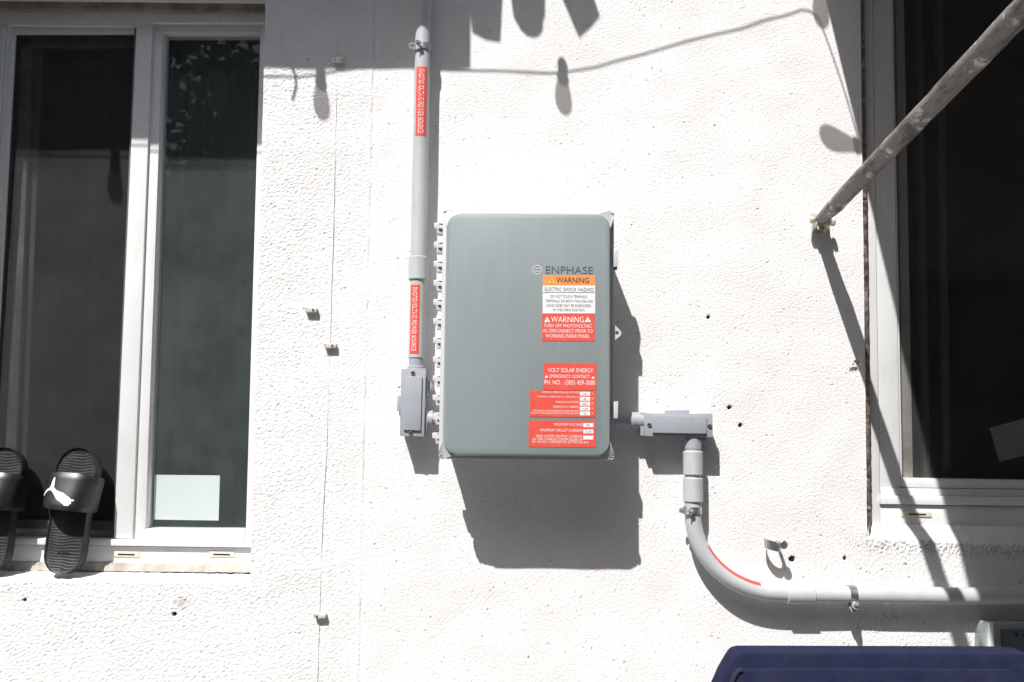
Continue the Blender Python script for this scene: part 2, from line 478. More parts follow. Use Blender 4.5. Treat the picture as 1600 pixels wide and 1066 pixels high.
def build_wall():
    g = 0.00175
    def seg(a, b, step): 
        n = max(1, int(round(abs(b - a) / step)))
        return n
    # columns: (control segment, t)
    xa, xb, xc, xd = XA0, XB(EYE), XC(EYE), XD0
    cols = []
    for s, (a, b, st) in enumerate([(X0, xa, 0.02), (xa, xb, g), (xb, xc, g), (xc, xd, g), (xd, X1, 0.02)]):
        n = seg(a, b, st)
        cols += [(s, i / n) for i in range(n)]
    cols.append((4, 1.0))
    zv = at(800, 1100).z
    rows = []
    zb0 = ZL(-0.8)
    for s, (a, b, st) in enumerate([(0.0, zv, 0.03), (zv, zb0, g), (zb0, ZTOP, g), (ZTOP, Z1, 0.012)]):
        n = seg(a, b, st)
        rows += [(s, i / n) for i in range(n)]
    rows.append((3, 1.0))
    cs = np.array([c[0] for c in cols]); ct = np.array([c[1] for c in cols])
    rs = np.array([r[0] for r in rows]); rt = np.array([r[1] for r in rows])
    xnom = np.array([X0, xa, xb, xc, xd, X1])
    xn = xnom[cs] + (xnom[cs + 1] - xnom[cs]) * ct
    zbx = np.where(xn < xb, ZL(xn), np.where(xn > xc, ZR(xn), ZL(xb) + (ZR(xc) - ZL(xb)) * (xn - xb) / (xc - xb)))
    nr, nc = len(rows), len(cols)
    zl = np.zeros((5, nc)); zl[0] = 0; zl[1] = zv; zl[2] = zbx; zl[3] = ZTOP + 0.10 * np.clip((xn - xb) / (xc - xb), 0, 1); zl[4] = Z1
    Zg = zl[rs] + (zl[rs + 1] - zl[rs]) * rt[:, None]
    xl = np.zeros((6, nr, nc)); xl[0] = X0; xl[1] = xa; xl[2] = XB(Zg); xl[3] = XC(Zg); xl[4] = xd; xl[5] = X1
    ii = np.arange(nr)[:, None]; jj = np.arange(nc)[None, :]
    A = xl[cs[None, :], ii, jj]; B = xl[cs[None, :] + 1, ii, jj]
    Xg = A + (B - A) * ct[None, :]
    # relief
    f_fine = sample(band(0.0060, 0.0052, 1), Xg, Zg)
    f_mid = sample(band(0.0105, 0.0085, 2), Xg, Zg)
    f_crs = sample(rotband(0.017, 0.0075, R(24), 3), Xg, Zg)
    f_pit = sample(lowpass(0.0046, 14), Xg, Zg)
    f_pi2 = sample(lowpass(0.0030, 15), Xg, Zg)
    f_low = sample(lowpass(0.12, 4), Xg, Zg)
    f_lo2 = sample(lowpass(0.05, 5), Xg, Zg)
    pseam = line(at(587, 0), at(562, 1066))
    d = Xg - pseam(Zg)
    wl = 1 / (1 + np.exp(d / 0.006))              # 1 left of the seam (coarse coat)
    below = np.clip((ZL(-0.6) - 0.01 - Zg) / 0.05, 0, 1)
    left_h = 0.00042 * f_crs + 0.00028 * f_fine - 0.0013 * np.clip(f_crs - 1.25 + 0.35 * f_lo2, 0, 1.3) - 0.0040 * np.clip(f_pit - 2.3 + 0.4 * f_lo2, 0, 0.6)
    left_h *= (0.62 + 0.38 * np.clip(-d / 0.15, 0, 1))
    right_h = 0.00012 * f_mid + 0.00018 * f_fine - 0.0050 * np.clip(f_pit - 2.3 + 0.2 * f_lo2, 0, 0.6) - 0.0022 * np.clip(f_pi2 - 2.1, 0, 0.8)
    xr = np.clip((Xg - at(1200, 800).x) / 0.25, 0, 1) * np.clip((at(800, 780).z - Zg) / 0.1, 0, 1)
    right_h = right_h * (1 + 0.9 * xr)
    h = wl * left_h + (1 - wl) * right_h
    h += 0.0006 * f_low
    h += -0.0016 * np.exp(-(d / 0.0022) ** 2) * np.clip(0.55 + 0.6 * f_lo2, 0, 1.4) + 0.0006 * np.exp(-((d + 0.006) / 0.004) ** 2)
    stain = np.zeros_like(Xg)
    k = mpp(0)
    for (px, py, r) in HOLES:
        p = at(px, py); q = np.hypot(Xg - p.x, Zg - p.z) / (r * k)
        q *= 1 + 0.25 * f_fine * 0.5
        h -= 0.018 * np.clip(1.35 - q, 0, 1) ** 0.7
        stain = np.maximum(stain, 0.25 * np.exp(-(q / 1.8) ** 2))
    for (px, py, r, dep) in SCARS:
        p = at(px, py); q = np.hypot(Xg - p.x, (Zg - p.z) * 1.2) / (r * k)
        q *= 1 + 0.3 * f_mid * 0.5
        h -= dep * np.clip(1.2 - q, 0, 1)
        stain = np.maximum(stain, 0.75 * np.clip(1.25 - q, 0, 1) * np.clip(0.5 + 0.5 * f_fine, 0, 1))
    # dirty crust at the corner and along the sill lip of the right window
    p = at(1375, 850); e = np.exp(-(((Xg - p.x) / 0.05) ** 2 + ((Zg - p.z) / 0.018) ** 2))
    stain = np.maximum(stain, 0.8 * e * np.clip(f_mid * 0.5 + 0.15, 0, 1))
    e = np.exp(-((Zg - ZR(Xg) + 0.012) / 0.014) ** 2) * (Xg > XC(Zg))
    stain = np.maximum(stain, 0.5 * e * np.clip(0.05 + 0.30 * f_fine + 0.35 * f_lo2, 0, 1))
    h += 0.0012 * e * (f_mid + f_fine) * 0.6
    p = at(20, 925); e = np.exp(-(((Xg - p.x) / 0.05) ** 2 + ((Zg - p.z) / 0.02) ** 2))
    stain = np.maximum(stain, 0.5 * e * np.clip(f_crs * 0.6, 0, 1))
    # vertices
    V = np.stack([Xg, -h, Zg], -1).reshape(-1, 3)
    idx = np.arange(nr * nc).reshape(nr, nc)
    keep = np.ones((nr - 1, nc - 1), bool)
    op = (rs[:-1] == 2)[:, None] & ((cs[:-1] == 1) | (cs[:-1] == 3))[None, :]
    keep &= ~op
    q = np.stack([idx[:-1, :-1], idx[:-1, 1:], idx[1:, 1:], idx[1:, :-1]], -1)[keep]
    # returns of the two openings: from the face of the wall back to behind the frames
    VE = [V]; QE = [q]; ST = [stain.reshape(-1)]
    nv = len(V)
    i0 = int(np.where(rs == 2)[0][0]); i1 = int(np.where(rs == 3)[0][0])
    for s, dep, zb in ((1, LW, ZLb), (3, RW, ZRb)):
        j0 = int(np.where(cs == s)[0][0]); j1 = int(np.where(cs == s + 1)[0][0])
        chains = [([idx[i0, j] for j in range(j0, j1 + 1)], 'b'), ([idx[i, j0] for i in range(i0, i1 + 1)], 's'),
                  ([idx[i, j1] for i in range(i0, i1 + 1)], 's'), ([idx[i1, j] for j in range(j0, j1 + 1)], 's')]
        for ch, kind in chains:
            prev = np.array(ch)
            P = V[prev]
            m = 10 if kind == 'b' else 4
            tot = dep + (0.012 if kind == 'b' else 0.06)
            for t in range(1, m + 1):
                Q = P.copy()
                Q[:, 1] = P[:, 1] * (1 - t / m) + tot * t / m
                if kind == 'b':
                    zt = zb(P[:, 0])
                    tt = min(1.0, (tot * t / m) / dep)
                    Q[:, 2] = P[:, 2] * (1 - tt) + zt * tt + 0.0007 * sample(F_SILL, P[:, 0], np.full(len(P), 1.0 + tot * t / m))
                VE.append(Q); new = np.arange(nv, nv + len(Q)); nv += len(Q)
                QE.append(np.stack([prev[:-1], prev[1:], new[1:], new[:-1]], -1))
                ST.append(np.zeros(len(Q)))
                prev = new
    V = np.concatenate(VE); q = np.concatenate(QE); stn = np.concatenate(ST)
    me = bpy.data.meshes.new('wall')
    me.vertices.add(len(V)); me.vertices.foreach_set('co', V.astype(np.float32).ravel())
    me.loops.add(q.size); me.loops.foreach_set('vertex_index', q.astype(np.int32).ravel())
    me.polygons.add(len(q)); me.polygons.foreach_set('loop_start', np.arange(0, q.size, 4, dtype=np.int32))
    me.update(calc_edges=True)
    a = me.attributes.new('stain', 'FLOAT', 'POINT'); a.data.foreach_set('value', stn.astype(np.float32))
    me.materials.append(M['stucco'])
    link('wall', me, Vector((0, 0, 0)), house)
F_SILL = band(0.02, 0.02, 9)
build_wall()

# black discs standing in for the shade inside the old drill holes
for (px, py, r) in HOLES:
    c = at(px, py, -0.0035); k = mpp(0) * r * 0.82
    n = 10
    pts = [Vector((c.x + k * math.cos(2 * math.pi * i / n) * random.uniform(.75, 1.2), c.y, c.z + k * math.sin(2 * math.pi * i / n) * random.uniform(.7, 1.05))) for i in range(n)]
    v, f = prism(pts, -0.02)
    obj('hole_shade', v, f, M['dark'], house)

# the dim room behind the windows: floor, ceiling, three walls and a dividing wall
xs, xe = X0 + 0.01, X1 - 0.01
room = [((xs, 0.004, 0.01), (xs + 0.05, 3.2, Z1)), ((xe - 0.05, 0.004, 0.01), (xe, 3.2, Z1)),
        ((xs, 3.2, 0.01), (xe, 3.25, Z1)), ((xs, 0.004, 0.012), (xe, 3.2, 0.03)), ((xs, 0.004, Z1 - 0.05), (xe, 3.2, Z1 - 0.002)),
        ((0.1, 0.02, 0.04), (0.2, 3.19, Z1 - 0.06))]
for lo, hi in room:
    boxw('interior_wall', lo, hi, M['interior'], house, bevel=0)

# ---- left window
win = obj('window', *prism([at(x, y, -LW - 0.028) for x, y in ((-90, 8), (420, 15), (420, 24), (-90, 18))], -LW - 0.07), M['vinyl'], house)
def w1(name, pts, f, b, m='vinyl', bev=0.0016): return slab(name, pts, f, b, M[m], win, bev)
L = -LW
w1('header_mortar', [(-100, -2), (425, 2), (425, 19), (300, 17), (210, 14), (100, 15), (-100, 13)], L + 0.008, L - 0.06, 'header_mortar', 0.003)
w1('frame_head', [(-100, 14), (425, 18), (425, 36), (238, 35.5), (213, 40.5), (-100, 38)], L, L - 0.065)
w1('jamb', [(-100, 38), (15, 39.5), (-30, 850), (-140, 850)], L - 0.001, L - 0.065)
w1('jamb_trim', [(4, 40), (9, 40), (-34, 850), (-40, 850)], L + 0.004, L - 0.0)
w1('mullion', [(213, 40.5), (238.5, 35.5), (206.5, 842), (177.5, 841)], L - 0.0005, L - 0.065)
w1('sash_stile', [(239.5, 36.5), (255, 36.5), (226.5, 842.5), (207.5, 842.5)], L - 0.008, L - 0.05)
w1('sash_stile', [(407, 36.5), (424, 36.5), (400, 843), (383.5, 843)], L - 0.008, L - 0.05)
w1('sash_top_rail', [(255.3, 36.5), (406.8, 36.5), (406.3, 51.5), (254.7, 51.5)], L - 0.009, L - 0.05)
w1('sash_bottom_rail', [(227, 826.5), (383.4, 828), (383.2, 843), (226.4, 842.5)], L - 0.007, L - 0.05)
w1('glazing_bead', [(255, 52), (258, 52), (230, 826), (226.8, 826)], L - 0.014, L - 0.04)
w1('pane', [(250, 48), (410, 48), (388, 832), (222, 832)], L - 0.026, L - 0.031, 'pane_green', 0)
w1('sill_ledge', [(-140, 840), (425, 846), (425, 856.5), (-140, 848.5)], L + 0.012, L - 0.06)
w1('sill_track', [(-140, 849.5), (425, 857.5), (425, 889), (-140, 886)], L + 0.002, L - 0.06)
for x0 in (178, 327):
    sl = w1('weep_slot', [(x0, 861.5), (x0 + 39, 862.5), (x0 + 39, 871), (x0, 870)], L + 0.0042, L + 0.001, 'slot_cream', 0.0006)
    slab('slit', [(x0 + 6, 865.2), (x0 + 32, 865.8), (x0 + 32, 868.0), (x0 + 6, 867.4)], L + 0.0048, L + 0.003, M['dark'], sl, 0)
# crumbling bead of mortar under the track
def rough_strip(name, p0, p1, h0, front, back, material, parent, n=90, seed=1, jag=2.0, hump=None):
    rs = random.Random(seed)
    v, f = [], []
    for i in range(n + 1):
        t = i / n
        x = p0[0] + (p1[0] - p0[0]) * t; y = p0[1] + (p1[1] - p0[1]) * t
        top = y + rs.uniform(-jag, jag) * 0.6 - (hump(x) if hump else 0); bot = y + h0 + rs.uniform(-jag, jag) * 0.5
        o1 = front + rs.uniform(-0.0015, 0.0015)
        v += [at(x, top, back), at(x, top + 1.5, o1 - 0.002), at(x, (top + bot) / 2, o1 + rs.uniform(0, .001)), at(x, bot, o1 + 0.004), at(x, bot + 2, back)]
    for i in range(n):
        for k in range(4):
            a = i * 5 + k
            f.append((a, a + 1, a + 6, a + 5))
    return obj(name, v, f, material, parent, smooth=True, sharp=60)
rough_strip('mortar_bead', (-120, 876), (400, 880.5), 14, L + 0.008, L - 0.005, M['caulk'], win, seed=4, jag=1.0, hump=lambda x: 5.5 * math.exp(-((x - 352) / 12) ** 2))
# insect screen, its frame and the sliding sash behind it
w1('screen_rail', [(16, 41.5), (212.5, 42), (212, 53), (22, 53)], L - 0.010, L - 0.022)
w1('screen_stile', [(15.6, 41.5), (24, 53), (-20, 838), (-29, 838)], L - 0.011, L - 0.022)
w1('screen_bottom_rail', [(-30, 811), (178.5, 816), (178, 829), (-30, 825)], L - 0.011, L - 0.022, 'screen_frame')
w1('screen_spline', [(210.3, 44), (213.5, 44), (178.6, 836), (175.8, 836)], L - 0.009, L - 0.022, 'screen_frame', 0.0006)
w1('insect_screen', [(16, 46), (212, 46), (177.5, 826), (-28, 826)], L - 0.016, L - 0.0168, 'insect_screen', 0)
w1('sliding_stile', [(33, 60), (50, 60), (20, 832), (3, 832)], L - 0.034, L - 0.058)
w1('sliding_stile', [(54, 66), (66, 66), (37, 832), (25, 832)], L - 0.048, L - 0.060)
w1('sliding_rail', [(30, 57), (212, 57), (212, 72), (30, 72)], L - 0.034, L - 0.058)
w1('sliding_rail', [(3, 812), (178, 814), (178, 838), (3, 838)], L - 0.034, L - 0.058)
w1('pane', [(40, 62), (214, 62), (180, 832), (10, 832)], L - 0.046, L - 0.050, 'pane_dark', 0)
def curtain(x0, x1, y, z0, z1, amp=0.02, waves=6, parent=None):
    v, f = [], []
    n = waves * 10
    for i in range(n + 1):
        t = i / n
        for z in (z0, (z0 + z1) / 2, z1):
            v.append((x0 + (x1 - x0) * t, y + amp * math.sin(t * waves * 2 * math.pi) + 0.004 * math.sin(t * 31), z))
    m = len(v); v += [(a, b + 0.003, c) for a, b, c in v]
    for i in range(n):
        for k in range(2):
            a = i * 3 + k
            f.append((a, a + 3, a + 4, a + 1)); f.append((a + m, a + 1 + m, a + 4 + m, a + 3 + m))
    return obj('curtain', v, f, M['curtain'], parent, smooth=True, sharp=80)
curtain(-1.75, -1.42, 1.05, 0.3, 2.6, 0.02, 4, win)
curtain(-1.30, -0.62, 1.15, 0.3, 2.6, 0.03, 9, win)

# ---- right window
win2 = obj('window', *prism([at(x, y, -RW - 0.030) for x, y in ((1330, -135), (1880, -135), (1880, -115), (1330, -115))], -RW - 0.06), M['vinyl'], house)
def w2(name, pts, f, b, m='vinyl', bev=0.0016): return slab(name, pts, f, b, M[m], win2, bev)
Q = -RW
w2('jamb', [(1338, -135), (1361, -135), (1375.5, 819), (1352, 819)], Q, Q - 0.06)
w2('sash_stile', [(1361.6, -135), (1390.5, -135), (1407, 763), (1375, 763)], Q - 0.006, Q - 0.05)
w2('glazing_bead', [(1390.8, -135), (1393, -135), (1410, 746), (1407.4, 746)], Q - 0.012, Q - 0.04)
w2('sash_bottom_rail', [(1407.2, 747.5), (1860, 755), (1860, 768), (1407.2, 761.8)], Q - 0.006, Q - 0.05)
w2('track_lip', [(1376, 762.6), (1860, 769), (1860, 780), (1376, 773.4)], Q - 0.003, Q - 0.06)
w2('sill_ledge', [(1376, 774.4), (1860, 781), (1860, 794.5), (1376, 788)], Q + 0.008, Q - 0.06)
w2('sill_track', [(1376, 789), (1860, 795.5), (1860, 830), (1376, 824)], Q + 0.001, Q - 0.06)
sl = w2('weep_slot', [(1409, 799), (1456, 800), (1456, 808), (1409, 807)], Q + 0.0036, Q, 'slot_cream', 0.0006)
slab('slit', [(1420, 802.4), (1447, 802.9), (1447, 805.2), (1420, 804.7)], Q + 0.0042, Q + 0.002, M['dark'], sl, 0)
w2('pane', [(1386, -135), (1860, -135), (1860, 760), (1402, 752)], Q - 0.024, Q - 0.029, 'pane_dark', 0)
w2('inner_stile', [(1397, -135), (1410, -135), (1427, 752), (1412, 752)], Q - 0.034, Q - 0.06, 'vinyl_dirty')
w2('inner_stile', [(1430, -135), (1438, -135), (1454, 752), (1445, 752)], Q - 0.050, Q - 0.07, 'screen_frame')
w2('inner_stile', [(1462, -135), (1472, -135), (1486, 752), (1476, 752)], Q - 0.055, Q - 0.07, 'screen_frame')
# perished sealant between the wall and the right frame
def sealant():
    rs = random.Random(5)
    v, f = [], []
    n = 220
    for i in range(n + 1):
        t = i / n
        y = -125 + (848 + 125) * t
        xl = 1344.3 + (1355.5 - 1344.3) * (max(y, 0) / 838) + rs.uniform(-.5, 0.4) + 0.5 * math.sin(t * 21) + 1.6 * max(0, 1 - y / 300)
        xr = 1350.5 + (1361.5 - 1350.5) * (max(y, 0) / 838) + rs.uniform(-0.4, 0.5)
        if y > 800: xl += (y - 800) / 48 * 2; xr -= (y - 800) / 48 * 2
        o = -0.004 + rs.uniform(-0.003, 0.002)
        v += [at(xl, y, -0.03), at(xl, y, o), at((xl + xr) / 2, y, o - 0.003 + rs.uniform(-.002, .002)), at(xr, y, o - 0.006), at(xr, y, -0.03)]
    for i in range(n):
        for k in range(4):
            a = i * 5 + k; f.append((a, a + 1, a + 6, a + 5))
    obj('sealant', v, f, M['sealant_brown'], house, smooth=True, sharp=50)
sealant()

# papers stuck inside the panes
tag(slab('paper_sheet', [(241, 742), (343.5, 743), (341.5, 813.5), (240, 812)], L - 0.033, L - 0.0336, M['paper'], None, 0),
    'white rectangular paper behind the greenish pane, low in the left window', 'paper')
tag(slab('paper_sheet', [(1546, 669), (1622, 648), (1632, 704), (1562, 722)], Q - 0.075, Q - 0.0756, M['paper_warm'], None, 0),
    'tilted grey paper behind the dark glass of the right window', 'paper')

# ------------------------------------------------------------------ electrical enclosure
def loft(name, rings, material, parent, cap0=True, cap1=True, bevel=0, sharp=35):
    n = len(rings[0]); v = [p for r in rings for p in r]; f = []
    for i in range(len(rings) - 1):
        for k in range(n):
            a, b = i * n + k, i * n + (k + 1) % n
            f.append((a, b, b + n, a + n))
    if cap0: f.append(tuple(range(n)))
    if cap1: f.append(tuple((len(rings) - 1) * n + k for k in range(n)))
    return obj(name, v, f, material, parent, smooth=True, bevel=bevel, sharp=sharp)

def enclosure():
    OF, OC = 0.142, 0.170                       # flange plane and cover face
    e = empty('electrical_enclosure', at(823, 716, 0.0), 'grey hinged electrical enclosure covered in red warning labels, fixed to the wall', 'electrical box')
    c = at(824.5, 519.8, OC); k = mpp(OC)
    def R3(x0, y0, x1, y1, r, out, n=10):       # rounded rectangle in world metres, aligned to the cover centre
        return [Vector((c.x + a, -out, c.z - b)) for a, b in rrect(x0, y0, x1, y1, r, n)]
    hw, hh = 128.8 * k, 190.6 * k
    # cover: rounded face, lip, raking sides down to the flange
    rings = []
    for out, g, r in ((OF + .0015, .0040, .028), (OF + .004, .0040, .028), (OC - .010, .0012, .027), (OC - .003, .0005, .027), (OC - .0008, -.0006, .0265), (OC, -.0022, .026)):
        rings.append(R3(-hw - g, -hh - g, hw + g, hh + g, r, out))
    loft('cover', rings, M['box_cover'], e, cap0=False, sharp=30)
    # flange of the cover
    fw, fh = hw + .0120, hh + .0105
    fl = loft('flange', [R3(-fw, -fh, fw, fh, .006, OF - .010, 4), R3(-fw, -fh, fw, fh, .006, OF, 4)], M['box_base'], e, bevel=0.0015)
    loft('gasket', [R3(-fw + .004, -fh + .004, fw - .004, fh - .004, .006, OF - .014, 4), R3(-fw + .004, -fh + .004, fw - .004, fh - .004, .006, OF - .0095, 4)], M['gasket'], e)
    # body against the wall with a small back lip
    bw, bh = fw - .004, fh - .003
    loft('body', [R3(-bw + .004, -bh + .004, bw - .004, bh - .004, .012, -0.002), R3(-bw + .003, -bh + .003, bw - .003, bh - .003, .012, .06), R3(-bw, -bh, bw, bh, .012, OF - .024), R3(-bw, -bh, bw, bh, .012, OF - .0135)], M['box_base'], e)
    # corner gussets and screws
    for sx in (-1, 1):
        for sz in (-1, 1):
            cx, cz = sx * (fw - .0085), sz * (fh - .0085)
            pts = [(cx + sx * .0075, cz + sz * .0075), (cx + sx * .0075, cz - sz * .004), (cx - sx * .001, cz - sz * .028), (cx - sx * .0065, cz - sz * .030),
                   (cx - sx * .012, cz - sz * .012), (cx - sx * .030, cz - sz * .0065), (cx - sx * .028, cz - sz * .001), (cx - sx * .004 * -1 - sx * .008, cz + sz * .0075)]
            v, f = prism([Vector((c.x + a, -(OC - .0035), c.z + b)) for a, b in pts], OF - .001)
            for q in range(8):
                if q in (0, 1, 7): v[q] = Vector((v[q].x, -(OF + (.006 if q == 0 else .016)), v[q].z))
            obj('corner_gusset', v, f, M['box_gusset'], e, smooth=True, bevel=.001)
            p = Vector((c.x + cx + sx * .002, -(OF + .003), c.z + cz + sz * .002))
            p = p - Vector((0, .006, 0))
            s = cyl('screw', p + Vector((0, .006, 0)), p - Vector((0, .006, 0)), .0050, M['box_gusset'], e, 16)
            boxw('slot', (p.x - .0036, p.y - .0066, p.z - .0007), (p.x + .0036, p.y - .0055, p.z + .0007), M['dark'], s, 0)
    # hinge knuckles down the left side
    for i in range(12):
        y = 348 + i * 29.85
        x1 = 690.6 - i * 0.17; x0 = x1 - 12.5 - i * .08
        hn = slab('hinge_knuckle', [(x0, y), (x1, y), (x1 + 3, y + 1), (x1 + 3, y + 17), (x1 - 8, y + 17), (x1 - 8, y + 9.5), (x0, y + 8.5)], OF - .004, OF - .030, M['box_base'], e, .0008)
        slab('hook', [(x1 - 5.5, y + 9), (x1 + 2, y + 9), (x1 + 2, y + 14), (x1 - 1.5, y + 14), (x1 - 5.5, y + 11.5)], OF - .0032, OF - .006, M['gasket'], hn, 0)
        slab('notch', [(x1 - 6, y + 1.6), (x1 + 1, y + 1.4), (x1 + 1, y + 3.6)], OF - .0034, OF - .006, M['gasket'], hn, 0)
    # latches and padlock hasp on the right
    la = slab('latch', [(957.5, 391), (966, 391), (965.5, 417), (957.5, 417)], OF + .004, OF - .03, M['box_base'], e, .0012)
    cyl('pin', at(961.5, 419.5, OF - .002), at(961.5, 419.5, OF - .022), .0042, M['screw'], la, 12)
    slab('latch', [(957.5, 628), (966, 627), (965.5, 654), (957.5, 654)], OF + .004, OF - .03, M['box_base'], e, .0012)
    ha = at(961, 520, OF - .004); kk = mpp(OF)
    out = [(-6, -13), (1, -11), (8, -4), (10.5, 0), (8.5, 4.5), (1, 11), (-6, 13)]
    n = 16; hole = [(3.2 + 3.0 * math.cos(2 * math.pi * i / n), 3.0 * math.sin(2 * math.pi * i / n)) for i in range(n)]
    bm = bmesh.new()
    o_ = [bm.verts.new((ha.x + a * kk, ha.y, ha.z - b * kk)) for a, b in out]
    h_ = [bm.verts.new((ha.x + a * kk, ha.y, ha.z - b * kk)) for a, b in hole]
    ed = [bm.edges.new((o_[i], o_[(i + 1) % len(o_)])) for i in range(len(o_))] + [bm.edges.new((h_[i], h_[(i + 1) % n])) for i in range(n)]
    bmesh.ops.triangle_fill(bm, edges=ed, use_beauty=True)
    r = bmesh.ops.extrude_face_region(bm, geom=bm.faces[:])
    for g in r['geom']:
        if isinstance(g, bmesh.types.BMVert): g.co.y += .004
    bm.verts.index_update()
    obj('padlock_hasp', [v.co.copy() for v in bm.verts], [[v.index for v in f.verts] for f in bm.faces], M['box_base'], e); bm.free()
    # ---- maker's mark
    T1, T2 = OC + .0005, OC + .0010
    lo = at(839.3, 421.8, T1); k1 = mpp(T1)
    def disc_ring(r0, r1, a0, a1, n=24):
        v, f = [], []
        for i in range(n + 1):
            a = R(a0 + (a1 - a0) * i / n)
            for r in (r0, r1): v.append((lo.x + r * k1 * math.cos(a), lo.y, lo.z + r * k1 * math.sin(a)))
        for i in range(n): f.append((2 * i, 2 * i + 1, 2 * i + 3, 2 * i + 2))
        return v, f
    v, f = disc_ring(6.3, 8.2, 0, 360, 36)
    for a0, a1, y0 in ((1, 1, 1.5), (1, 1, -3.2)):
        b = len(v)
        v += [(lo.x + x * k1, lo.y, lo.z + y * k1) for x, y in ((-6.6, y0), (6.6, y0), (6.6, y0 + 1.7), (-6.6, y0 + 1.7))]; f.append((b, b + 1, b + 2, b + 3))
    obj('emblem', v, f, M['logo_light'], e)
    text_px('ENPHASE', 852.5, 416.2, 927, 428.2, T1, M['logo_grey'], e, 'maker_name')
    # ---- stickers
    def sticker(x0, y0, x1, y1, m, out=OC + .0006, skew=0):
        return slab('warning_label', [(x0, y0), (x1, y0 + skew), (x1, y1 + skew), (x0, y1)], out, OC - .0002, M[m], e, 0, smooth=False)
    def tri(x0, y0, x1, y1, parent, m, inner=None, out=T2):
        a = at((x0 + x1) / 2, y0, out); b = at(x1, y1, out); c_ = at(x0, y1, out)
        t = obj('triangle', [a, b, c_], [(0, 1, 2)], M[m], parent)
        if inner:
            text_px('!', (x0 + x1) / 2 - .8, y0 + (y1 - y0) * .38, (x0 + x1) / 2 + .8, y1 - 1, out + .0003, M[inner], parent, 'exclamation_mark')
    s = sticker(848, 430, 930, 446, 'orange')
    tri(857, 433.5, 867.5, 442.6, s, 'ink_yellow', 'ink_black'); text_px('WARNING', 869, 433.6, 920.5, 442.4, T2, M['ink_black'], s)
    s = sticker(848, 446.2, 930, 490, 'label_white')
    multi_text([('ELECTRIC SHOCK HAZARD', 851, 449.4, 928, 455.2), ('DO NOT TOUCH TERMINALS', 860, 461.3, 918, 465.6), ('TERMINALS ON BOTH THE LINE AND', 851.5, 468.4, 927, 472.7),
                ('LOAD SIDES MAY BE ENERGIZED', 853, 475.4, 924, 479.7), ('IN THE OPEN POSITION', 864, 482.4, 914, 486.6)], T2, M['ink_grey'], s)
    slab('rule', [(848.5, 456.8), (929.5, 456.8), (929.5, 457.5), (848.5, 457.5)], T2, OC, M['ink_grey'], s, 0, False)
    s = sticker(847, 491, 929, 533, 'red')
    tri(850, 495, 860, 503.6, s, 'ink_white', 'red'); tri(913.5, 495, 923.5, 503.6, s, 'ink_white', 'red')
    multi_text([('WARNING', 861, 494.8, 912.5, 504), ('TURN OFF PHOTOVOLTAIC', 849.5, 506.4, 925, 512), ('AC DISCONNECT PRIOR TO', 848.2, 514.4, 926, 520),
                ('WORKING INSIDE PANEL', 852, 522.4, 921.5, 528)], T2, M['ink_white'], s)
    s = sticker(849, 567.5, 932, 609.3, 'red', skew=.4)
    tri(851, 586, 856.5, 590.6, s, 'ink_white'); tri(924, 587.6, 929.5, 592, s, 'ink_white')
    multi_text([('VOLT SOLAR ENERGY', 856, 575.4, 927, 582), ('EMERGENCY CONTACT', 859, 585.6, 922, 590.8), ('PH. NO. : (305) 459-3080', 850.5, 594.2, 930, 603.6)], T2, M['ink_white'], s)
    s = sticker(828, 610, 931, 651.3, 'red', out=OC + .0008, skew=.6)
    for y, tx, ty, u in ((612.4, '240', 613.8, 'V'), (620.3, '60', 621.5, 'HZ'), (628, '3876', 629.3, 'W'), (635.6, '21.00', 636.8, 'A'), (643.2, '20', 644.4, 'A')):
        bx = slab('value_box', [(906, y), (922, y), (922, y + 6), (906, y + 6)], OC + .0011, OC, M['label_white'], s, 0, False)
    for q in [('240', 911, 614.2, 917, 617), ('60', 912, 622, 916, 624.8), ('3876', 910, 629.8, 918, 632.4), ('21.00', 910, 637.4, 918.5, 640), ('20', 912, 645, 916, 647.8)]: text_px(*q, OC + .0014, M['ink_grey'], s, 'value')
    multi_text([('NOMINAL OPERATING AC VOLTAGE', 846.5, 611.6, 904.5, 614.6), ('NOMINAL OPERATING AC FREQUENCY', 840, 618.9, 904.5, 621.8), ('MAXIMUM AC POWER', 868.5, 627, 904.5, 629.9),
                ('MAXIMUM AC CURRENT', 864.5, 634.4, 904.5, 637.4), ('MAXIMUM OVERCURRENT DEVICE RATING', 833, 640.9, 904.5, 643.6), ('FOR AC MODULE PROTECTION PER CIRCUIT', 830, 644.6, 904.5, 647.2),
                ('V', 924.5, 613.4, 926.6, 616.4), ('HZ', 924.5, 621.4, 928, 624.2), ('W', 924.5, 629, 927.4, 631.8), ('A', 924.5, 636.8, 926.8, 639.6), ('A', 924.5, 644.4, 926.8, 647.2)], OC + .0012, M['ink_white'], s)
    s = sticker(826, 657, 930, 698.4, 'red', skew=.8)
    for y in (661.4, 671.3, 680.8):
        slab('value_box', [(911.5, y), (927, y), (927, y + 6.2), (911.5, y + 6.2)], OC + .0010, OC, M['label_white'], s, 0, False)
    for q in [('600', 916, 663.2, 922, 666), ('21.00', 915, 673, 924, 675.8)]: text_px(*q, OC + .0013, M['ink_grey'], s, 'value')
    multi_text([('MAXIMUM VOLTAGE', 866, 661.4, 910.5, 665.4), ('MAXIMUM CIRCUIT CURRENT', 844.5, 670.4, 910.5, 674.6), ('MAX. RATED OUTPUT CURRENT', 838.5, 679.8, 910.5, 683.8),
                ('OF THE CHARGE CONTROLLER OR', 832, 684.8, 910.5, 688.6), ('DC-TO-DC CONVERTER (IF INSTALLED)', 831.5, 689.4, 919.5, 693.4)], T2, M['ink_white'], s)
enclosure()

# ------------------------------------------------------------------ conduit
PR, CRD, PO = 0.0172, 0.0208, 0.036     # pipe radius, coupling radius, centre off the wall

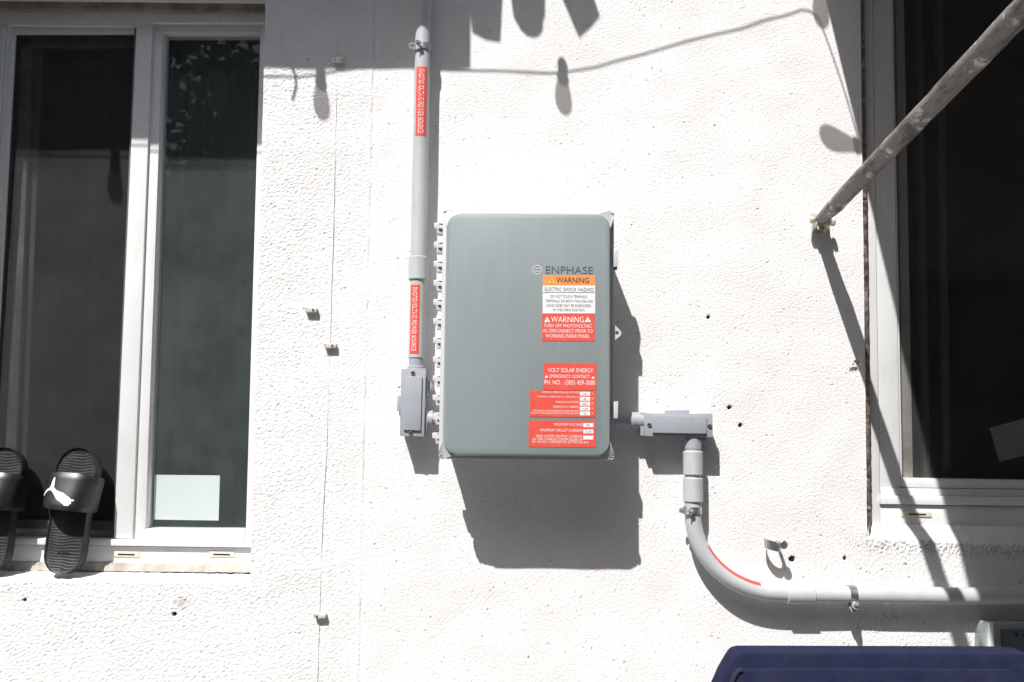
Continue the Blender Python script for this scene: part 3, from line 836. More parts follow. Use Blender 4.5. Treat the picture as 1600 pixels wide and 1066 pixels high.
def on_tube(path, rad):
    """returns f(s, a): point on the tube at arc length s, angle a (0 = towards the viewer, + = to the right of travel)"""
    path = [Vector(p) for p in path]
    L_ = [0]
    for i in range(1, len(path)): L_.append(L_[-1] + (path[i] - path[i - 1]).length)
    def f(s, a):
        s = max(0, min(L_[-1] - 1e-6, s))
        i = max(j for j in range(len(path) - 1) if L_[j] <= s)
        t = (s - L_[i]) / (L_[i + 1] - L_[i])
        p = path[i].lerp(path[i + 1], t)
        def dirat(j): return (path[min(j + 1, len(path) - 1)] - path[max(j - 1, 0)]).normalized()
        d = dirat(i).lerp(dirat(i + 1), t).normalized()
        fr = Vector((0, -1, 0)); fr = (fr - d * fr.dot(d)).normalized()
        rt = d.cross(fr).normalized()       # for downward travel: d=-z, fr=-y  ->  rt = -x
        return p + (fr * math.cos(a) + rt * math.sin(a)) * rad
    return f, L_[-1]

def wrap_patch(name, f, s0, s1, a0, a1, material, parent, ns=30, na=10):
    v = [f(s0 + (s1 - s0) * i / ns, a0 + (a1 - a0) * j / na) for i in range(ns + 1) for j in range(na + 1)]
    fc = [(i * (na + 1) + j, i * (na + 1) + j + 1, (i + 1) * (na + 1) + j + 1, (i + 1) * (na + 1) + j) for i in range(ns) for j in range(na)]
    return obj(name, v, fc, material, parent, smooth=True, sharp=80)

def pipe_strap(name, p, axis, ear, label, r=PR):
    """two-piece galvanised hanger: band round the pipe, two ears clamped by a bolt, stand-off to the wall"""
    p = Vector(p); axis = Vector(axis).normalized(); ear = Vector(ear).normalized()
    side = axis.cross(ear).normalized()
    root = empty(name, Vector((p.x, 0, p.z)), label, 'pipe strap', 'pipe straps')
    w = .0075; n = 28; v, f = [], []
    for i in range(n + 1):
        a = R(22) + (2 * math.pi - R(44)) * i / n
        dirv = ear * math.cos(a) + side * math.sin(a)
        for rr in (r + .0006, r + .0026):
            for s in (-w, w): v.append(p + dirv * rr + axis * s)
    for i in range(n):
        b = i * 4
        for q in ((0, 1, 5, 4), (3, 2, 6, 7), (2, 0, 4, 6), (1, 3, 7, 5)): f.append(tuple(b + z for z in q))
    obj('band', v, f, M['zinc'], root, smooth=True, sharp=50)
    for s in (-1, 1):
        c0 = p + ear * (r * .92) + side * s * .0072
        vv = []
        for (l, tw) in ((0, 1), (.010, 1), (.018, .55)):
            for t in (0, .0022):
                for q in (-1, 1): vv.append(c0 + ear * l + side * s * t + axis * q * w * tw)
        ff = [(0, 1, 5, 4), (4, 5, 9, 8), (2, 6, 7, 3), (6, 10, 11, 7), (0, 4, 6, 2), (4, 8, 10, 6), (1, 3, 7, 5), (5, 7, 11, 9), (0, 2, 3, 1), (8, 9, 11, 10)]
        obj('ear', vv, ff, M['zinc'], root, smooth=False)
    b0 = p + ear * (r + .008)
    cyl('bolt', b0 - side * .017, b0 + side * .015, .0026, M['zinc'], root, 10)
    cyl('bolt_head', b0 - side * .0175, b0 - side * .0125, .0055, M['zinc'], root, 8)
    cyl('nut', b0 + side * .0095, b0 + side * .0135, .0055, M['zinc'], root, 6)
    bk = Vector((p.x, -(PO - r) * .0, p.z))
    cyl('stand_off', Vector((p.x, .003, p.z)), Vector((p.x, -(PO - r) + .001, p.z)), .009, M['zinc'], root, 14)
    return root

def conduit_body(name, pts, inner, screws, label, extras):
    c = [sum(p[0] for p in pts) / len(pts), sum(p[1] for p in pts) / len(pts)]
    root = empty(name, at(c[0], c[1], 0), label, 'conduit body', 'conduit access fittings')
    slab('housing', [(c[0] + (x - c[0]) * .965, c[1] + (y - c[1]) * .965) for x, y in pts], .0500, .006, M['pvc_body'], root, .002)
    cov = slab('cover', pts, .0570, .0495, M['pvc_body'], root, .0014)
    slab('raised_panel', inner, .0620, .0565, M['pvc_body'], cov, .0018)
    for x, y in screws:
        s = cyl('screw', at(x, y, .0565), at(x, y, .0605), .0046, M['screw'], root, 14)
        p = at(x, y, .0609)
        boxw('slot', (p.x - .0034, p.y - .0002, p.z - .0007), (p.x + .0034, p.y + .0006, p.z + .0007), M['dark'], s, 0)
    extras(root)
    return root

def left_run():
    xl = at(653.3, 420, PO).x
    zt = 2.75
    root = empty('conduit', (xl, -PO, at(650, 560, PO).z), 'upright grey conduit with two red stickers, left of the enclosure', 'conduit', 'grey conduits')
    zc0, zc1 = at(653, 402, PO).z, at(653, 438, PO).z
    z_end = at(648, 574, PO).z
    cyl('pipe', (xl, -PO, zt), (xl, -PO, zc0 - .005), PR, M['pvc'], root, 40)
    cyl('coupling', (xl, -PO, zc0), (xl, -PO, zc1), CRD, M['pvc'], root, 40, .0015)
    cyl('pipe', (xl, -PO, zc1 + .005), (xl, -PO, at(648, 560, PO).z), PR, M['pvc'], root, 40)
    cyl('end_bushing', (xl, -PO, at(648, 558, PO).z), (xl, -PO, z_end), PR * .90, M['pvc_body'], root, 32)
    for y0, y1, a0, a1 in ((104, 212, -38, 44), (445, 553, -48, 22)):
        s0, s1 = at(655, y0, PO + PR).z, at(655, y1, PO + PR).z
        def f(s, a, rad): return Vector((xl + rad * math.sin(a), -PO - rad * math.cos(a), s))
        st = wrap_patch('sticker', lambda s, a: f(s, a, PR + .0004), s0, s1, R(a0), R(a1), M['red'], root)
        V, F = text2d('PHOTOVOLTAIC POWER SOURCE')
        m0, m1 = s0 - .006, s1 + .006
        am, ah = (a0 + a1) / 2, (a1 - a0) * .24
        obj('lettering', [f(m0 + (m1 - m0) * p[0], R(am - ah + 2 * ah * p[1]), PR + .0008) for p in V], F, M['ink_white'], st)
    pipe_strap('pipe_strap', (xl, -PO, at(659, 76, PO).z), (0, 0, 1), (-.55, -.85, 0), 'galvanised strap round the upright conduit, above its upper red sticker')
    def ex(root):
        slab('mounting_lug', [(621, 618), (627, 618), (626, 642), (620, 642)], .018, .004, M['pvc_body'], root, .001)
        zc = at(672, 655, .03).z; za = at(672, 604, .03).z
        x0 = at(664, 655, .03).x; x1 = at(703, 655, .03).x
        cyl('side_hub', (x0 - .012, -.032, zc), (x1, -.032, zc), .0145, M['pvc_body'], root, 28)
        cyl('hub_collar', (x0 + .006, -.032, zc), (x0 + .018, -.032, zc), .0185, M['pvc_body'], root, 28)
        slab('gasket_flange', [(663.5, 640), (667.5, 640), (667, 671), (663, 671)], .049, .008, M['pvc_body'], root, .0008)
        slab('gasket_flange', [(665, 589), (668.5, 589), (668, 619), (664.5, 619)], .049, .008, M['pvc_body'], root, .0008)
        slab('side_boss', [(667, 592), (672, 594), (676, 604), (671, 614), (667, 616)], .040, .010, M['pvc_body'], root, .0015)
        cyl('top_hub', (xl, -PO, at(646, 582, PO).z), (xl, -PO, at(646, 572, PO).z), PR * 1.08, M['pvc_body'], root, 28)
    conduit_body('access_fitting', [(627, 576), (665.5, 576), (662.5, 682.5), (624.5, 681.5)], [(632.5, 588.5), (659.5, 588.5), (657, 673), (630, 672)],
                 [(645, 582.5), (641.5, 677)], 'upright grey conduit access fitting at the lower left of the enclosure', ex)
left_run()

def right_run():
    P = lambda x, y: at(x, y, PO)
    # conduit: down, sweep, then right
    ctr = [P(1082.5, 690), P(1082.5, 720), P(1082.5, 800)]
    x0, z0 = P(1083, 806).x, P(1083, 806).z
    x1, z1 = P(1214, 926.5).x, P(1214, 926.5).z
    for i in range(1, 25):
        a = math.pi / 2 * i / 24
        ctr.append(Vector((x0 + (x1 - x0) * (1 - math.cos(a)), -PO, z0 + (z1 - z0) * math.sin(a))))
    zr = z1 - .002
    for x in (1250, 1330, 1450, 1600, 1750, 1900):
        p = P(x, 927); ctr.append(Vector((p.x, -PO, zr)))
    root = empty('conduit', P(1214, 926), 'grey conduit sweeping from vertical to horizontal, lower right of the enclosure', 'conduit', 'grey conduits')
    tube('pipe', ctr, PR, M['pvc'], root, 36)
    xc = P(1082.5, 720).x
    for ya, yb in ((705, 742), (746.5, 784)):
        cyl('coupling', (xc, -PO, P(1082, ya).z), (xc, -PO, P(1082, yb).z), CRD, M['pvc'], root, 40, .0015)
    cyl('coupling', (P(1228, 926).x, -PO, zr), (P(1271, 926).x, -PO, zr), CRD - .0005, M['pvc'], root, 40, .0015)
    f, LL = on_tube(ctr, PR + .0004)
    # narrow red sticker on the inner side of the sweep
    best = None
    sA = (P(1083, 690) - P(1083, 862)).length - .004
    sB = sA + .150
    wrap_patch('sticker', f, sA, sB, R(-86), R(-44), M['red'], root, 40, 6)
    pipe_strap('pipe_strap', (P(1082, 797).x, -PO, P(1082, 797).z), (0, 0, 1), (-.60, -.8, 0), 'galvanised strap round the short vertical conduit under two couplings')
    pipe_strap('pipe_strap', (P(1330, 927).x, -PO, zr), (1, 0, 0), (0, -.55, -.9), 'galvanised strap on the horizontal conduit at lower right')
    def ex(r):
        zc = at(996, 657, .034).z
        cyl('side_hub', (at(986, 657, .034).x, -.034, zc), (at(1010, 657, .034).x, -.034, zc), .0180, M['pvc_body'], r, 30)
        cyl('nipple', (at(945, 657, .034).x, -.034, zc), (at(990, 657, .034).x, -.034, zc), .0128, M['pvc_body'], r, 28)
        cyl('lock_ring', (at(955, 657, .034).x, -.034, zc), (at(962, 657, .034).x, -.034, zc), .0170, M['pvc_body'], r, 10)
        slab('mounting_lug', [(1040, 641), (1077, 641), (1078, 648), (1039, 648)], .014, .004, M['pvc_body'], r, .001)
        slab('gasket_flange', [(1001, 645), (1007, 645), (1007, 681), (1001, 681)], .048, .008, M['pvc_body'], r, .0008)
        slab('gasket_flange', [(1070, 682), (1103, 682), (1103, 688), (1070, 688)], .050, .008, M['pvc_body'], r, .0008)
        cyl('bottom_hub', (xc, -PO, P(1082, 682).z), (xc, -PO, P(1082, 702).z), PR * 1.06, M['pvc_body'], r, 30)
    conduit_body('access_fitting', [(1007, 646), (1113.5, 646.5), (1114, 683.5), (1007, 681.5)], [(1019.5, 649.5), (1104.5, 650), (1104.5, 678), (1019.5, 676.5)],
                 [(1014.5, 663.5), (1109, 665.5)], 'horizontal grey conduit access fitting at the lower right of the enclosure', ex)
right_run()

# loose hanger left on the wall
def loose_hanger():
    c = at(1207, 852, .026); root = empty('pipe_hanger', at(1207, 858, 0), 'empty galvanised pipe hanger sticking out of the wall above the curved conduit', 'pipe hanger')
    v, f = [], []; n = 22; r = .0150
    for i in range(n + 1):
        a = R(-125) + R(215) * i / n
        d = Vector((math.sin(a), -math.cos(a), 0))
        for rr in (r, r + .0022):
            for z in (-.0095, .0095): v.append(c + d * rr + Vector((0, 0, z - .004 * math.sin(a))))
    for i in range(n):
        b = i * 4
        for q in ((0, 1, 5, 4), (3, 2, 6, 7), (2, 0, 4, 6), (1, 3, 7, 5)): f.append(tuple(b + z for z in q))
    f.append((0, 2, 3, 1)); f.append((n * 4, n * 4 + 1, n * 4 + 3, n * 4 + 2))
    obj('band', v, f, M['zinc'], root, smooth=True, sharp=50)
    b = at(1221, 850, .034)
    cyl('bolt', Vector((b.x, .004, b.z)), b + Vector((0, -.008, 0)), .0035, M['zinc'], root, 12)
    cyl('bolt_head', b + Vector((0, -.016, 0)), b + Vector((0, -.006, 0)), .0088, M['zinc'], root, 16)
loose_hanger()

# ------------------------------------------------------------------ thin painted cable and its clips
def cable():
    rs = random.Random(3)
    key = [(528, 60), (527, 95), (524, 220), (520, 380), (515.5, 541), (512, 640), (510.5, 700), (506, 770), (502, 860), (499, 965), (497, 1020), (495, 1100)]
    pts = []
    for (xa, ya), (xb, yb) in zip(key, key[1:]):
        for i in range(10):
            t = i / 10
            pts.append(at(xa + (xb - xa) * t + rs.uniform(-.35, .35), ya + (yb - ya) * t, .0006 + rs.uniform(-.0003, .0005)))
    tag(tube('thin_cable', pts, .0011, M['cable_paint'], None, 8), 'thin white painted cable running down the wall between the small clips', 'cable')
    spots = [(527, 92, 'small clip at the top of the thin cable, in the shade'), (515, 540, 'small clip on the thin cable, beside the stray clip at mid height'),
             (499, 963, 'lowest small clip on the thin cable, near the bottom edge'), (485, 484, 'stray small block on the wall, left of the thin cable')]
    for i, (x, y, lb) in enumerate(spots):
        root = empty('cable_clip', at(x, y + 4, 0), lb, 'cable clip', 'small cable clips on the wall')
        w = 10 if i != 0 else 9
        slab('clip_block', [(x - w, y - 3.6 + rs.uniform(-.6, .6)), (x + w, y - 3.0), (x + w - 1, y + 3.6), (x - w + 1.5, y + 3.6)], .0125, -.002, M['clip_grey'], root, .0012)
        p = at(x + 4 * (1 if i % 2 else -1), y, .012)
        cyl('nail_head', p, p + Vector((0, -.002, 0)), .0028, M['screw'], root, 10)
cable()

# ------------------------------------------------------------------ awning over the right window
def awning():
    b = at(1283, 344, .030)                       # pivot
    q = at(1600, 14, .84)
    d = (q - b) / .81                             # per metre of reach
    pA, pB = at(1293, 0), at(1512, 900)           # where the side of the cloth throws its edge
    best = None
    for i in range(200):
        r_ = .6 + i * .003
        tp_ = b + d * r_
        oA, oB = (pA.x - tp_.x + .012) / SX, (pB.x - tp_.x + .012) / SX
        zA, zB = pA.z + SZ * oA, pB.z + SZ * oB
        sl_ = (zA - zB) / (oB - oA); ze = zA - sl_ * (-tp_.y - oA)
        if best is None or abs(ze - tp_.z) < best[0]: best = (abs(ze - tp_.z), r_, sl_)
    reach, slope = best[1], best[2]
    print('AWNING', best)
    tip = b + d * reach
    root = empty('awning', at(1283, 360, 0), 'weathered awning with a long diagonal support arm bolted to the wall', 'awning')
    # bracket
    br = slab('bracket', [(1270, 333), (1297, 333), (1297, 366), (1270, 366)], .005, -.003, M['bracket_cream'], root, .0015)
    k = mpp(.02)
    for x in (1271.5, 1290):
        v, f = prism([Vector((at(x, 340, .02).x, 0, 0))] * 3, 0)
        xx = at(x, 350, .02).x
        pr = [(-.003, at(x, 333, .0).z), (-.040, b.z + .012), (-.044, b.z), (-.038, b.z - .012), (-.010, at(x, 364, 0).z), (-.003, at(x, 366, 0).z)]
        vv = [(xx, y, z) for y, z in pr] + [(xx + .0032, y, z) for y, z in pr]
        n = len(pr); ff = [tuple(range(n)), tuple(range(2 * n - 1, n - 1, -1))] + [(i, i + n, (i + 1) % n + n, (i + 1) % n) for i in range(n)]
        obj('cheek', vv, ff, M['bracket_cream'], br, bevel=.0006)
    cyl('pivot_bolt', b + Vector((-.022, 0, 0)), b + Vector((.028, 0, 0)), .0036, M['zinc'], br, 10)
    cyl('bolt_head', b + Vector((-.024, 0, 0)), b + Vector((-.016, 0, 0)), .0075, M['bracket_cream'], br, 8)
    cyl('wing_nut', b + Vector((.022, 0, -.004)), b + Vector((.029, 0, -.004)), .0095, M['bracket_cream'], br, 8)
    p = at(1283, 356, .008)
    cyl('wall_screw', p, p + Vector((0, -.004, 0)), .006, M['screw'], br, 10)
    # arm, slightly battered
    rs = random.Random(8)
    arm = [b + d * (-.006)] + [b + d * (reach * i / 40) + Vector((rs.uniform(-.0005, .0005), 0, rs.uniform(-.0005, .0005))) for i in range(1, 41)]
    rad = [.0130] + [min(.0165, .0135 + .0012 * i) + rs.uniform(-.0004, .0004) for i in range(40)]
    tube('arm', arm, rad, M['arm_paint'], root, 22, 60)
    # cloth plane: from a wall rail above down to the front bar, side edge just inside the arm
    xe = tip.x - .012
    zt = tip.z + slope * (-tip.y - .02)
    xr = xe + 1.75
    cyl('wall_rail', (xe, -.02, zt), (xr, -.02, zt), .014, M['arm_paint'], root, 16)
    cyl('front_bar', (xe - .01, tip.y, tip.z), (xr + .01, tip.y, tip.z), .016, M['arm_paint'], root, 18)
    v, f = [], []; nx, ny = 24, 14
    for i in range(nx + 1):
        for j in range(ny + 1):
            t = j / ny
            y = -.02 + (tip.y + .02) * t; z = zt + (tip.z - zt) * t - .012 * math.sin(math.pi * t) * (0.0 if i in (0,) else 1) * abs(math.sin(i * .9))
            v.append((xe + (xr - xe) * i / nx, y, z + .006))
    m = len(v); v += [(a, b_, c + .004) for a, b_, c in v]
    W = ny + 1
    for i in range(nx):
        for j in range(ny):
            a = i * W + j; f.append((a, a + 1, a + W + 1, a + W)); f.append((a + m, a + W + m, a + W + 1 + m, a + 1 + m))
    obj('cloth', v, f, M['awning_cloth'], root, smooth=True, sharp=80)
    tube('side_bar', [(xe + .004, -.03, zt), (xe + .004, tip.y, tip.z + .004)], .010, M['arm_paint'], root, 12)
    b2 = Vector((xr - .05, b.y, b.z)); t2 = Vector((xr - .02, tip.y, tip.z))
    tube('arm', [b2, t2], .0165, M['arm_paint'], root, 18)
    return tip, xe, zt, slope
TIP, AXE, AZT, ASL = awning()

# ------------------------------------------------------------------ washing line above the picture
def cloth_piece(name, poly, out, label, material, amp=.012, seed=0):
    """hanging cloth: outline by the shadow it throws, gently folded, a few millimetres thick"""
    rs = random.Random(seed); ph = rs.uniform(0, 6)
    W = [caster(x, y, out) for x, y in poly]
    bm = bmesh.new()
    vs_ = [bm.verts.new(p) for p in W]
    bm.faces.new(vs_)
    bmesh.ops.triangulate(bm, faces=bm.faces[:])
    for _ in range(3): bmesh.ops.subdivide_edges(bm, edges=bm.edges[:], cuts=1, use_grid_fill=True)
    for v in bm.verts:
        s = amp * math.sin(v.co.x * 34 + ph) + amp * .4 * math.sin(v.co.x * 71 + v.co.z * 8 + ph)
        v.co.y -= s; v.co.x -= SX * s; v.co.z += SZ * s        # folds slide along the sunbeams
    r = bmesh.ops.extrude_face_region(bm, geom=bm.faces[:])
    for g in r['geom']:
        if isinstance(g, bmesh.types.BMVert): g.co.y += .003
    bm.verts.index_update()
    o = obj(name, [v.co.copy() for v in bm.verts], [[v.index for v in f.verts] for f in bm.faces], material, None, smooth=True, sharp=60)
    bm.free()
    return tag(o, label, 'laundry', 'washing on the line')
OUTL = .42
top = -190
cloth_piece('bed_sheet', [(-620, top)] + [(-620 + 1355 * i / 40, top) for i in range(1, 41)] + [(735, 107), (700, 109)] + [(700 - 1320 * i / 30, 109 - 4 * i / 30 + 1.0 * math.sin(i * 1.7)) for i in range(1, 31)],
            OUTL, 'grey bed sheet hanging on the washing line', M['sheet_cloth'], .010, 1)
cloth_piece('hanging_cloth', [(733, top), (786, top), (785, 0), (782, 66), (772, 65), (757, 61), (738, 51), (734, 0)], OUTL + .004, 'olive cloth on the washing line beside the sheet', M['cloth_olive'], .004, 2)
cloth_piece('hanging_cloth', [(795, top), (852, top), (852, 26), (849, 32), (848, 48), (842, 57), (834, 59.5), (824, 57), (814, 48), (807, 33), (803, 28), (799, 0)], OUTL, 'blue rounded cloth on the washing line', M['cloth_blue'], .004, 3)
cloth_piece('hanging_cloth', [(868, top), (920, top), (929, 0), (938, 28), (925, 43), (905, 60.5), (890, 25), (879, 0)], OUTL, 'olive slanted cloth at the end of the washing line', M['cloth_olive'], .004, 4)
zl = caster(0, top, OUTL).z
zl2 = [Vector((-2.25 + 4.9 * i / 24, -OUTL, zl + .004)) for i in range(25)]
tag(tube('washing_line', zl2, .0032, M['rope'], None, 8), 'pale rope strung between two wooden posts', 'rope')
for px_, lb_ in ((-2.25, 'wooden post at the left end of the washing line'), (2.65, 'wooden post at the right end of the washing line')):
    post = empty('line_post', (px_, -OUTL, 0), lb_, 'post', 'posts of the washing line')
    cyl('post_shaft', (px_, -OUTL, 0), (px_, -OUTL, zl + .08), .035, M['wood'], post, 14)
    cyl('post_cap', (px_, -OUTL, zl + .08), (px_, -OUTL, zl + .11), .045, M['wood'], post, 14)

# string of bulbs whose shadows cross the wall
def string_lights():
    O = .36
    C = lambda x, y, o=O: caster(x, y, o)
    root = empty('string_lights', C(880, 112), 'string of clear bulbs hung in front of the wall', 'string lights')
    key = [(-700, 95), (-300, 108), (100, 116), (300, 118.5), (415, 120), (470, 119.5), (505, 116), (560, 108), (640, 107), (720, 110), (800, 113), (860, 115), (885, 113), (930, 104), (1000, 86), (1080, 64), (1160, 44), (1220, 27), (1252, 16), (1266, 18), (1280, 30)]
    pts = []
    for a, b in zip(key, key[1:]):
        for i in range(5): pts.append(C(a[0] + (b[0] - a[0]) * i / 5, a[1] + (b[1] - a[1]) * i / 5))
    pts.append(C(*key[-1]))
    tube('wire', pts, .0019, M['wire_black'], root, 8)
    drop = [C(1280 + (1340 - 1280) * t + 3 * math.sin(t * 3), 30 + 185 * t, O) for t in [i / 14 for i in range(15)]]
    tube('wire', drop, .0017, M['wire_black'], root, 8)
    tube('wire_tail', [C(456, 106), C(461, 116), C(463, 132), C(460, 146), C(457, 155)], .003, M['wire_black'], root, 8)
    def bulb(p, axis):
        axis = Vector(axis).normalized()
        prof = [(0, .0085), (.006, .0105), (.034, .0105), (.036, .0125), (.040, .0125)]
        cap = tube('socket', [p + axis * s for s, _ in prof], [r for _, r in prof], M['wire_black'], root, 14)
        gp = [(.038, .0095), (.046, .0105), (.060, .0135), (.076, .0162), (.090, .0172), (.100, .0162), (.108, .0125), (.113, .0066), (.1145, .001)]
        tube('bulb', [p + axis * s for s, _ in gp], [r for _, r in gp], M['bulb_glass'], root, 18, 80)
    bulb(C(501, 105), (.06, 0, -1)); bulb(C(879, 97), (.03, 0, -1)); bulb(C(116, 108), (.04, 0, -1)); bulb(C(-260, 106), (0, 0, -1))
    cl = C(1281, 20)
    bulb(C(1284, -38), (-.03, 0, -.72))
    bulb(C(1366, 236), (-1, .15, .10))
string_lights()

# ------------------------------------------------------------------ black slides on the sill
def slide(root_name, base, top, label, group, mirror=1):
    base, top = Vector(base), Vector(top)
    ev = (top - base); LEN = ev.length; ev.normalize()
    en = Vector((-.02 * mirror, -1, .0)); en = (en - ev * en.dot(ev)).normalized()
    eu = ev.cross(en).normalized()
    if eu.x < 0: eu = -eu
    root = empty(root_name, base, label, 'slide sandal', group)
    kv = [0, .1, .25, .42, .6, .75, .86, 1]; kw = [.078, .084, .085, .083, .090, .096, .095, .086]
    def half(v):
        w = np.interp(v, kv, kw) / 2
        if v < .16: w *= max(0, 1 - ((.16 - v) / .16) ** 2.3) ** .5
        if v > .80: w *= max(0, 1 - ((v - .80) / .20) ** 2.4) ** .5
        return max(w, .0006)
    def bow(v): return -.004 * mirror * math.sin((v - .1) * 3.0)
    def lift(v): return .004 * max(0, (v - .7) / .3) ** 2 + .006 * max(0, (.2 - v) / .2) ** 2
    def Pt(u, v, w): return base + eu * (u + bow(v)) + ev * (v * LEN) + en * (w + lift(v))
    # sole: a loft of closed sections with a raised rim
    secs = [(-.93, 0), (-1, .004), (-1.02, .012), (-1, .0235), (-.985, .0265), (-.95, .0278), (-.91, .0270), (-.87, .0238), (-.5, .0228), (0, .0224), (.5, .0228), (.87, .0238), (.91, .0270), (.95, .0278), (.985, .0265), (1, .0235), (1.02, .012), (1, .004), (.93, 0)]
    tt = [0, .002, .006, .012, .02, .03, .045, .06, .08, .1, .13, .16] + [.16 + .64 * i / 26 for i in range(1, 27)] + [.82, .84, .86, .88, .90, .92, .94, .955, .968, .978, .986, .992, .997, 1]
    v, f = [], []
    n = len(secs)
    for t in tt:
        hw = half(t)
        for a, w in secs: v.append(Pt(a * hw, t, w))
    for i in range(len(tt) - 1):
        for k in range(n):
            a, b = i * n + k, i * n + (k + 1) % n
            f.append((a, b, b + n, a + n))
    f.append(tuple(range(n))); f.append(tuple((len(tt) - 1) * n + k for k in range(n)))
    obj('sole', v, f, M['rubber_black'], root, smooth=True, sharp=45)
    # ridged footbed
    v, f = [], []
    NS, NA = 200, 18
    for i in range(NS + 1):
        t = .035 + .93 * i / NS
        hw = half(t) * .855
        for j in range(NA + 1):
            a = -1 + 2 * j / NA
            ph = t * LEN * 2 * math.pi / .0062 + 2.2 * math.sin(a * 2.0 + t * 9) + 1.2 * math.sin(a * 4.5 - t * 14)
            v.append(Pt(a * hw, t, .0236 + .00032 * math.sin(ph)))
    for i in range(NS):
        for j in range(NA):
            a = i * (NA + 1) + j; f.append((a, a + 1, a + NA + 2, a + NA + 1))
    obj('footbed', v, f, M['rubber_black'], root, smooth=True, sharp=80)
    V, F = text2d('PUMA')
    obj('footbed_lettering', [Pt((p[0] - .5) * .026, .145 + p[1] * .032, .0252) for p in V], F, M['rubber_strap'], root)
    # broad strap arching from edge to edge
    V0, V1 = .505, .785
    def strap(a, t, off=0.0):
        """a: 0..1 from left edge to right edge; t: 0 heel side .. 1 toe side"""
        vv = V0 + (V1 - V0) * t + .028 * (math.sin(math.pi * a) - .5) * (t * 1.2 - .75) - .055 * (a - .5) * (1 - .6 * t)
        hw = half(min(vv, .8)) + .0045
        ang = math.pi * (1 - a)
        H = .068 - .020 * t
        ex = .72
        cu = math.copysign(abs(math.cos(ang)) ** ex, math.cos(ang)); su = abs(math.sin(ang)) ** ex
        q = Pt((hw + off) * cu, vv, .004 + (H + off) * su)
        return q
    v, f = [], []
    NA, NT = 40, 16
    for lay, off in ((0, 0.0), (1, .0052)):
        for i in range(NA + 1):
            for j in range(NT + 1):
                tj = j / NT
                edge = .0022 * (1 - min(1, min(tj, 1 - tj) * 9)) * (1 if lay else -1) * -1
                v.append(strap(i / NA, tj, off + (edge if lay else -edge * 0)))
    W = NT + 1; m = (NA + 1) * W
    for i in range(NA):
        for j in range(NT):
            a = i * W + j
            f.append((a, a + 1, a + W + 1, a + W)); f.append((a + m, a + W + m, a + W + 1 + m, a + 1 + m))
    for i in range(NA):
        for j in (0, NT):
            a = i * W + j; f.append((a, a + W, a + W + m, a + m))
    for j in range(NT):
        for i in (0, NA):
            a = i * W + j; f.append((a, a + 1, a + 1 + m, a + m))
    st = obj('strap', v, f, M['rubber_strap'], root, smooth=True, sharp=50)
    # leaping cat mark printed on the strap
    cat = [(480, 262), (491, 264), (496, 300), (503, 332), (522, 346), (548, 356), (572, 374), (590, 382), (606, 392), (627, 389), (628, 399), (607, 407), (616, 420), (606, 424), (600, 438), (574, 441), (556, 428),
           (538, 408), (520, 384), (500, 364), (478, 356), (452, 364), (430, 382), (410, 404), (398, 413), (385, 416), (389, 404), (414, 378), (440, 356), (462, 342), (470, 326), (472, 300), (476, 280)]
    bm = bmesh.new()
    bm.faces.new([bm.verts.new((x, -y, 0)) for x, y in cat])
    bmesh.ops.triangulate(bm, faces=bm.faces[:])
    for _ in range(2): bmesh.ops.subdivide_edges(bm, edges=bm.edges[:], cuts=1)
    bm.verts.index_update()
    def mapc(p):
        a = .43 + (p.x - 505) / 600
        t = .50 + (p.y + 352) / 262 - (p.x - 490) / 2600
        return strap(min(max(a, .01), .99), t, .0060)
    obj('cat_emblem', [mapc(v_.co) for v_ in bm.verts], [[q.index for q in f_.verts] for f_ in bm.faces], M['logo_white'], st, smooth=True, sharp=80)
    bm.free()
sb = at(104, 892, -.046); sb.z = (ZL(sb.x) + ZLb(sb.x)) / 2 + .0045
tp = at(136, 702, -.083)
slide('slide_sandal', sb, tp, 'black rubber slide leaning in the left window, wholly in view', 'black slides on the window sill')
dx = Vector((-.1645, 0, .002))
slide('slide_sandal', sb + dx + Vector((.004, 0, 0)), tp + dx + Vector((-.002, 0, -.003)), 'black rubber slide cut off by the left edge of the picture', 'black slides on the window sill')

# ------------------------------------------------------------------ outlet box and chair at lower right
def outlet():
    root = empty('outlet_box', at(1580, 1010, 0), 'grey weatherproof outlet box under the horizontal conduit', 'outlet')
    slab('box', [(1549, 976), (1660, 977), (1660, 1110), (1549, 1110)], .045, -.002, M['outlet_grey'], root, .003)
    slab('gasket_plate', [(1546, 972), (1664, 973), (1664, 1114), (1546, 1114)], .052, .046, M['outlet_grey'], root, .0015)
    slab('hinge_bar', [(1545.5, 974), (1552, 974), (1560, 1112), (1546, 1112)], .066, .050, M['label_white'], root, .0015)
    fp = slab('receptacle', [(1566, 984), (1650, 985), (1650, 1104), (1574, 1104)], .060, .051, M['outlet_dark'], root, .002)
    for x in (1586, 1599): slab('contact_slot', [(x, 989), (x + 4, 989), (x + 4, 995), (x, 995)], .0606, .058, M['dark'], fp, 0)
    # clear cover swung open to the left
    pts = [(1546, 1112), (1546, 975), (1537, 970), (1533, 973), (1527, 990), (1524, 1112)]
    slab('clear_cover', pts, .060, .050, M['clear_plastic'], root, .002)
outlet()

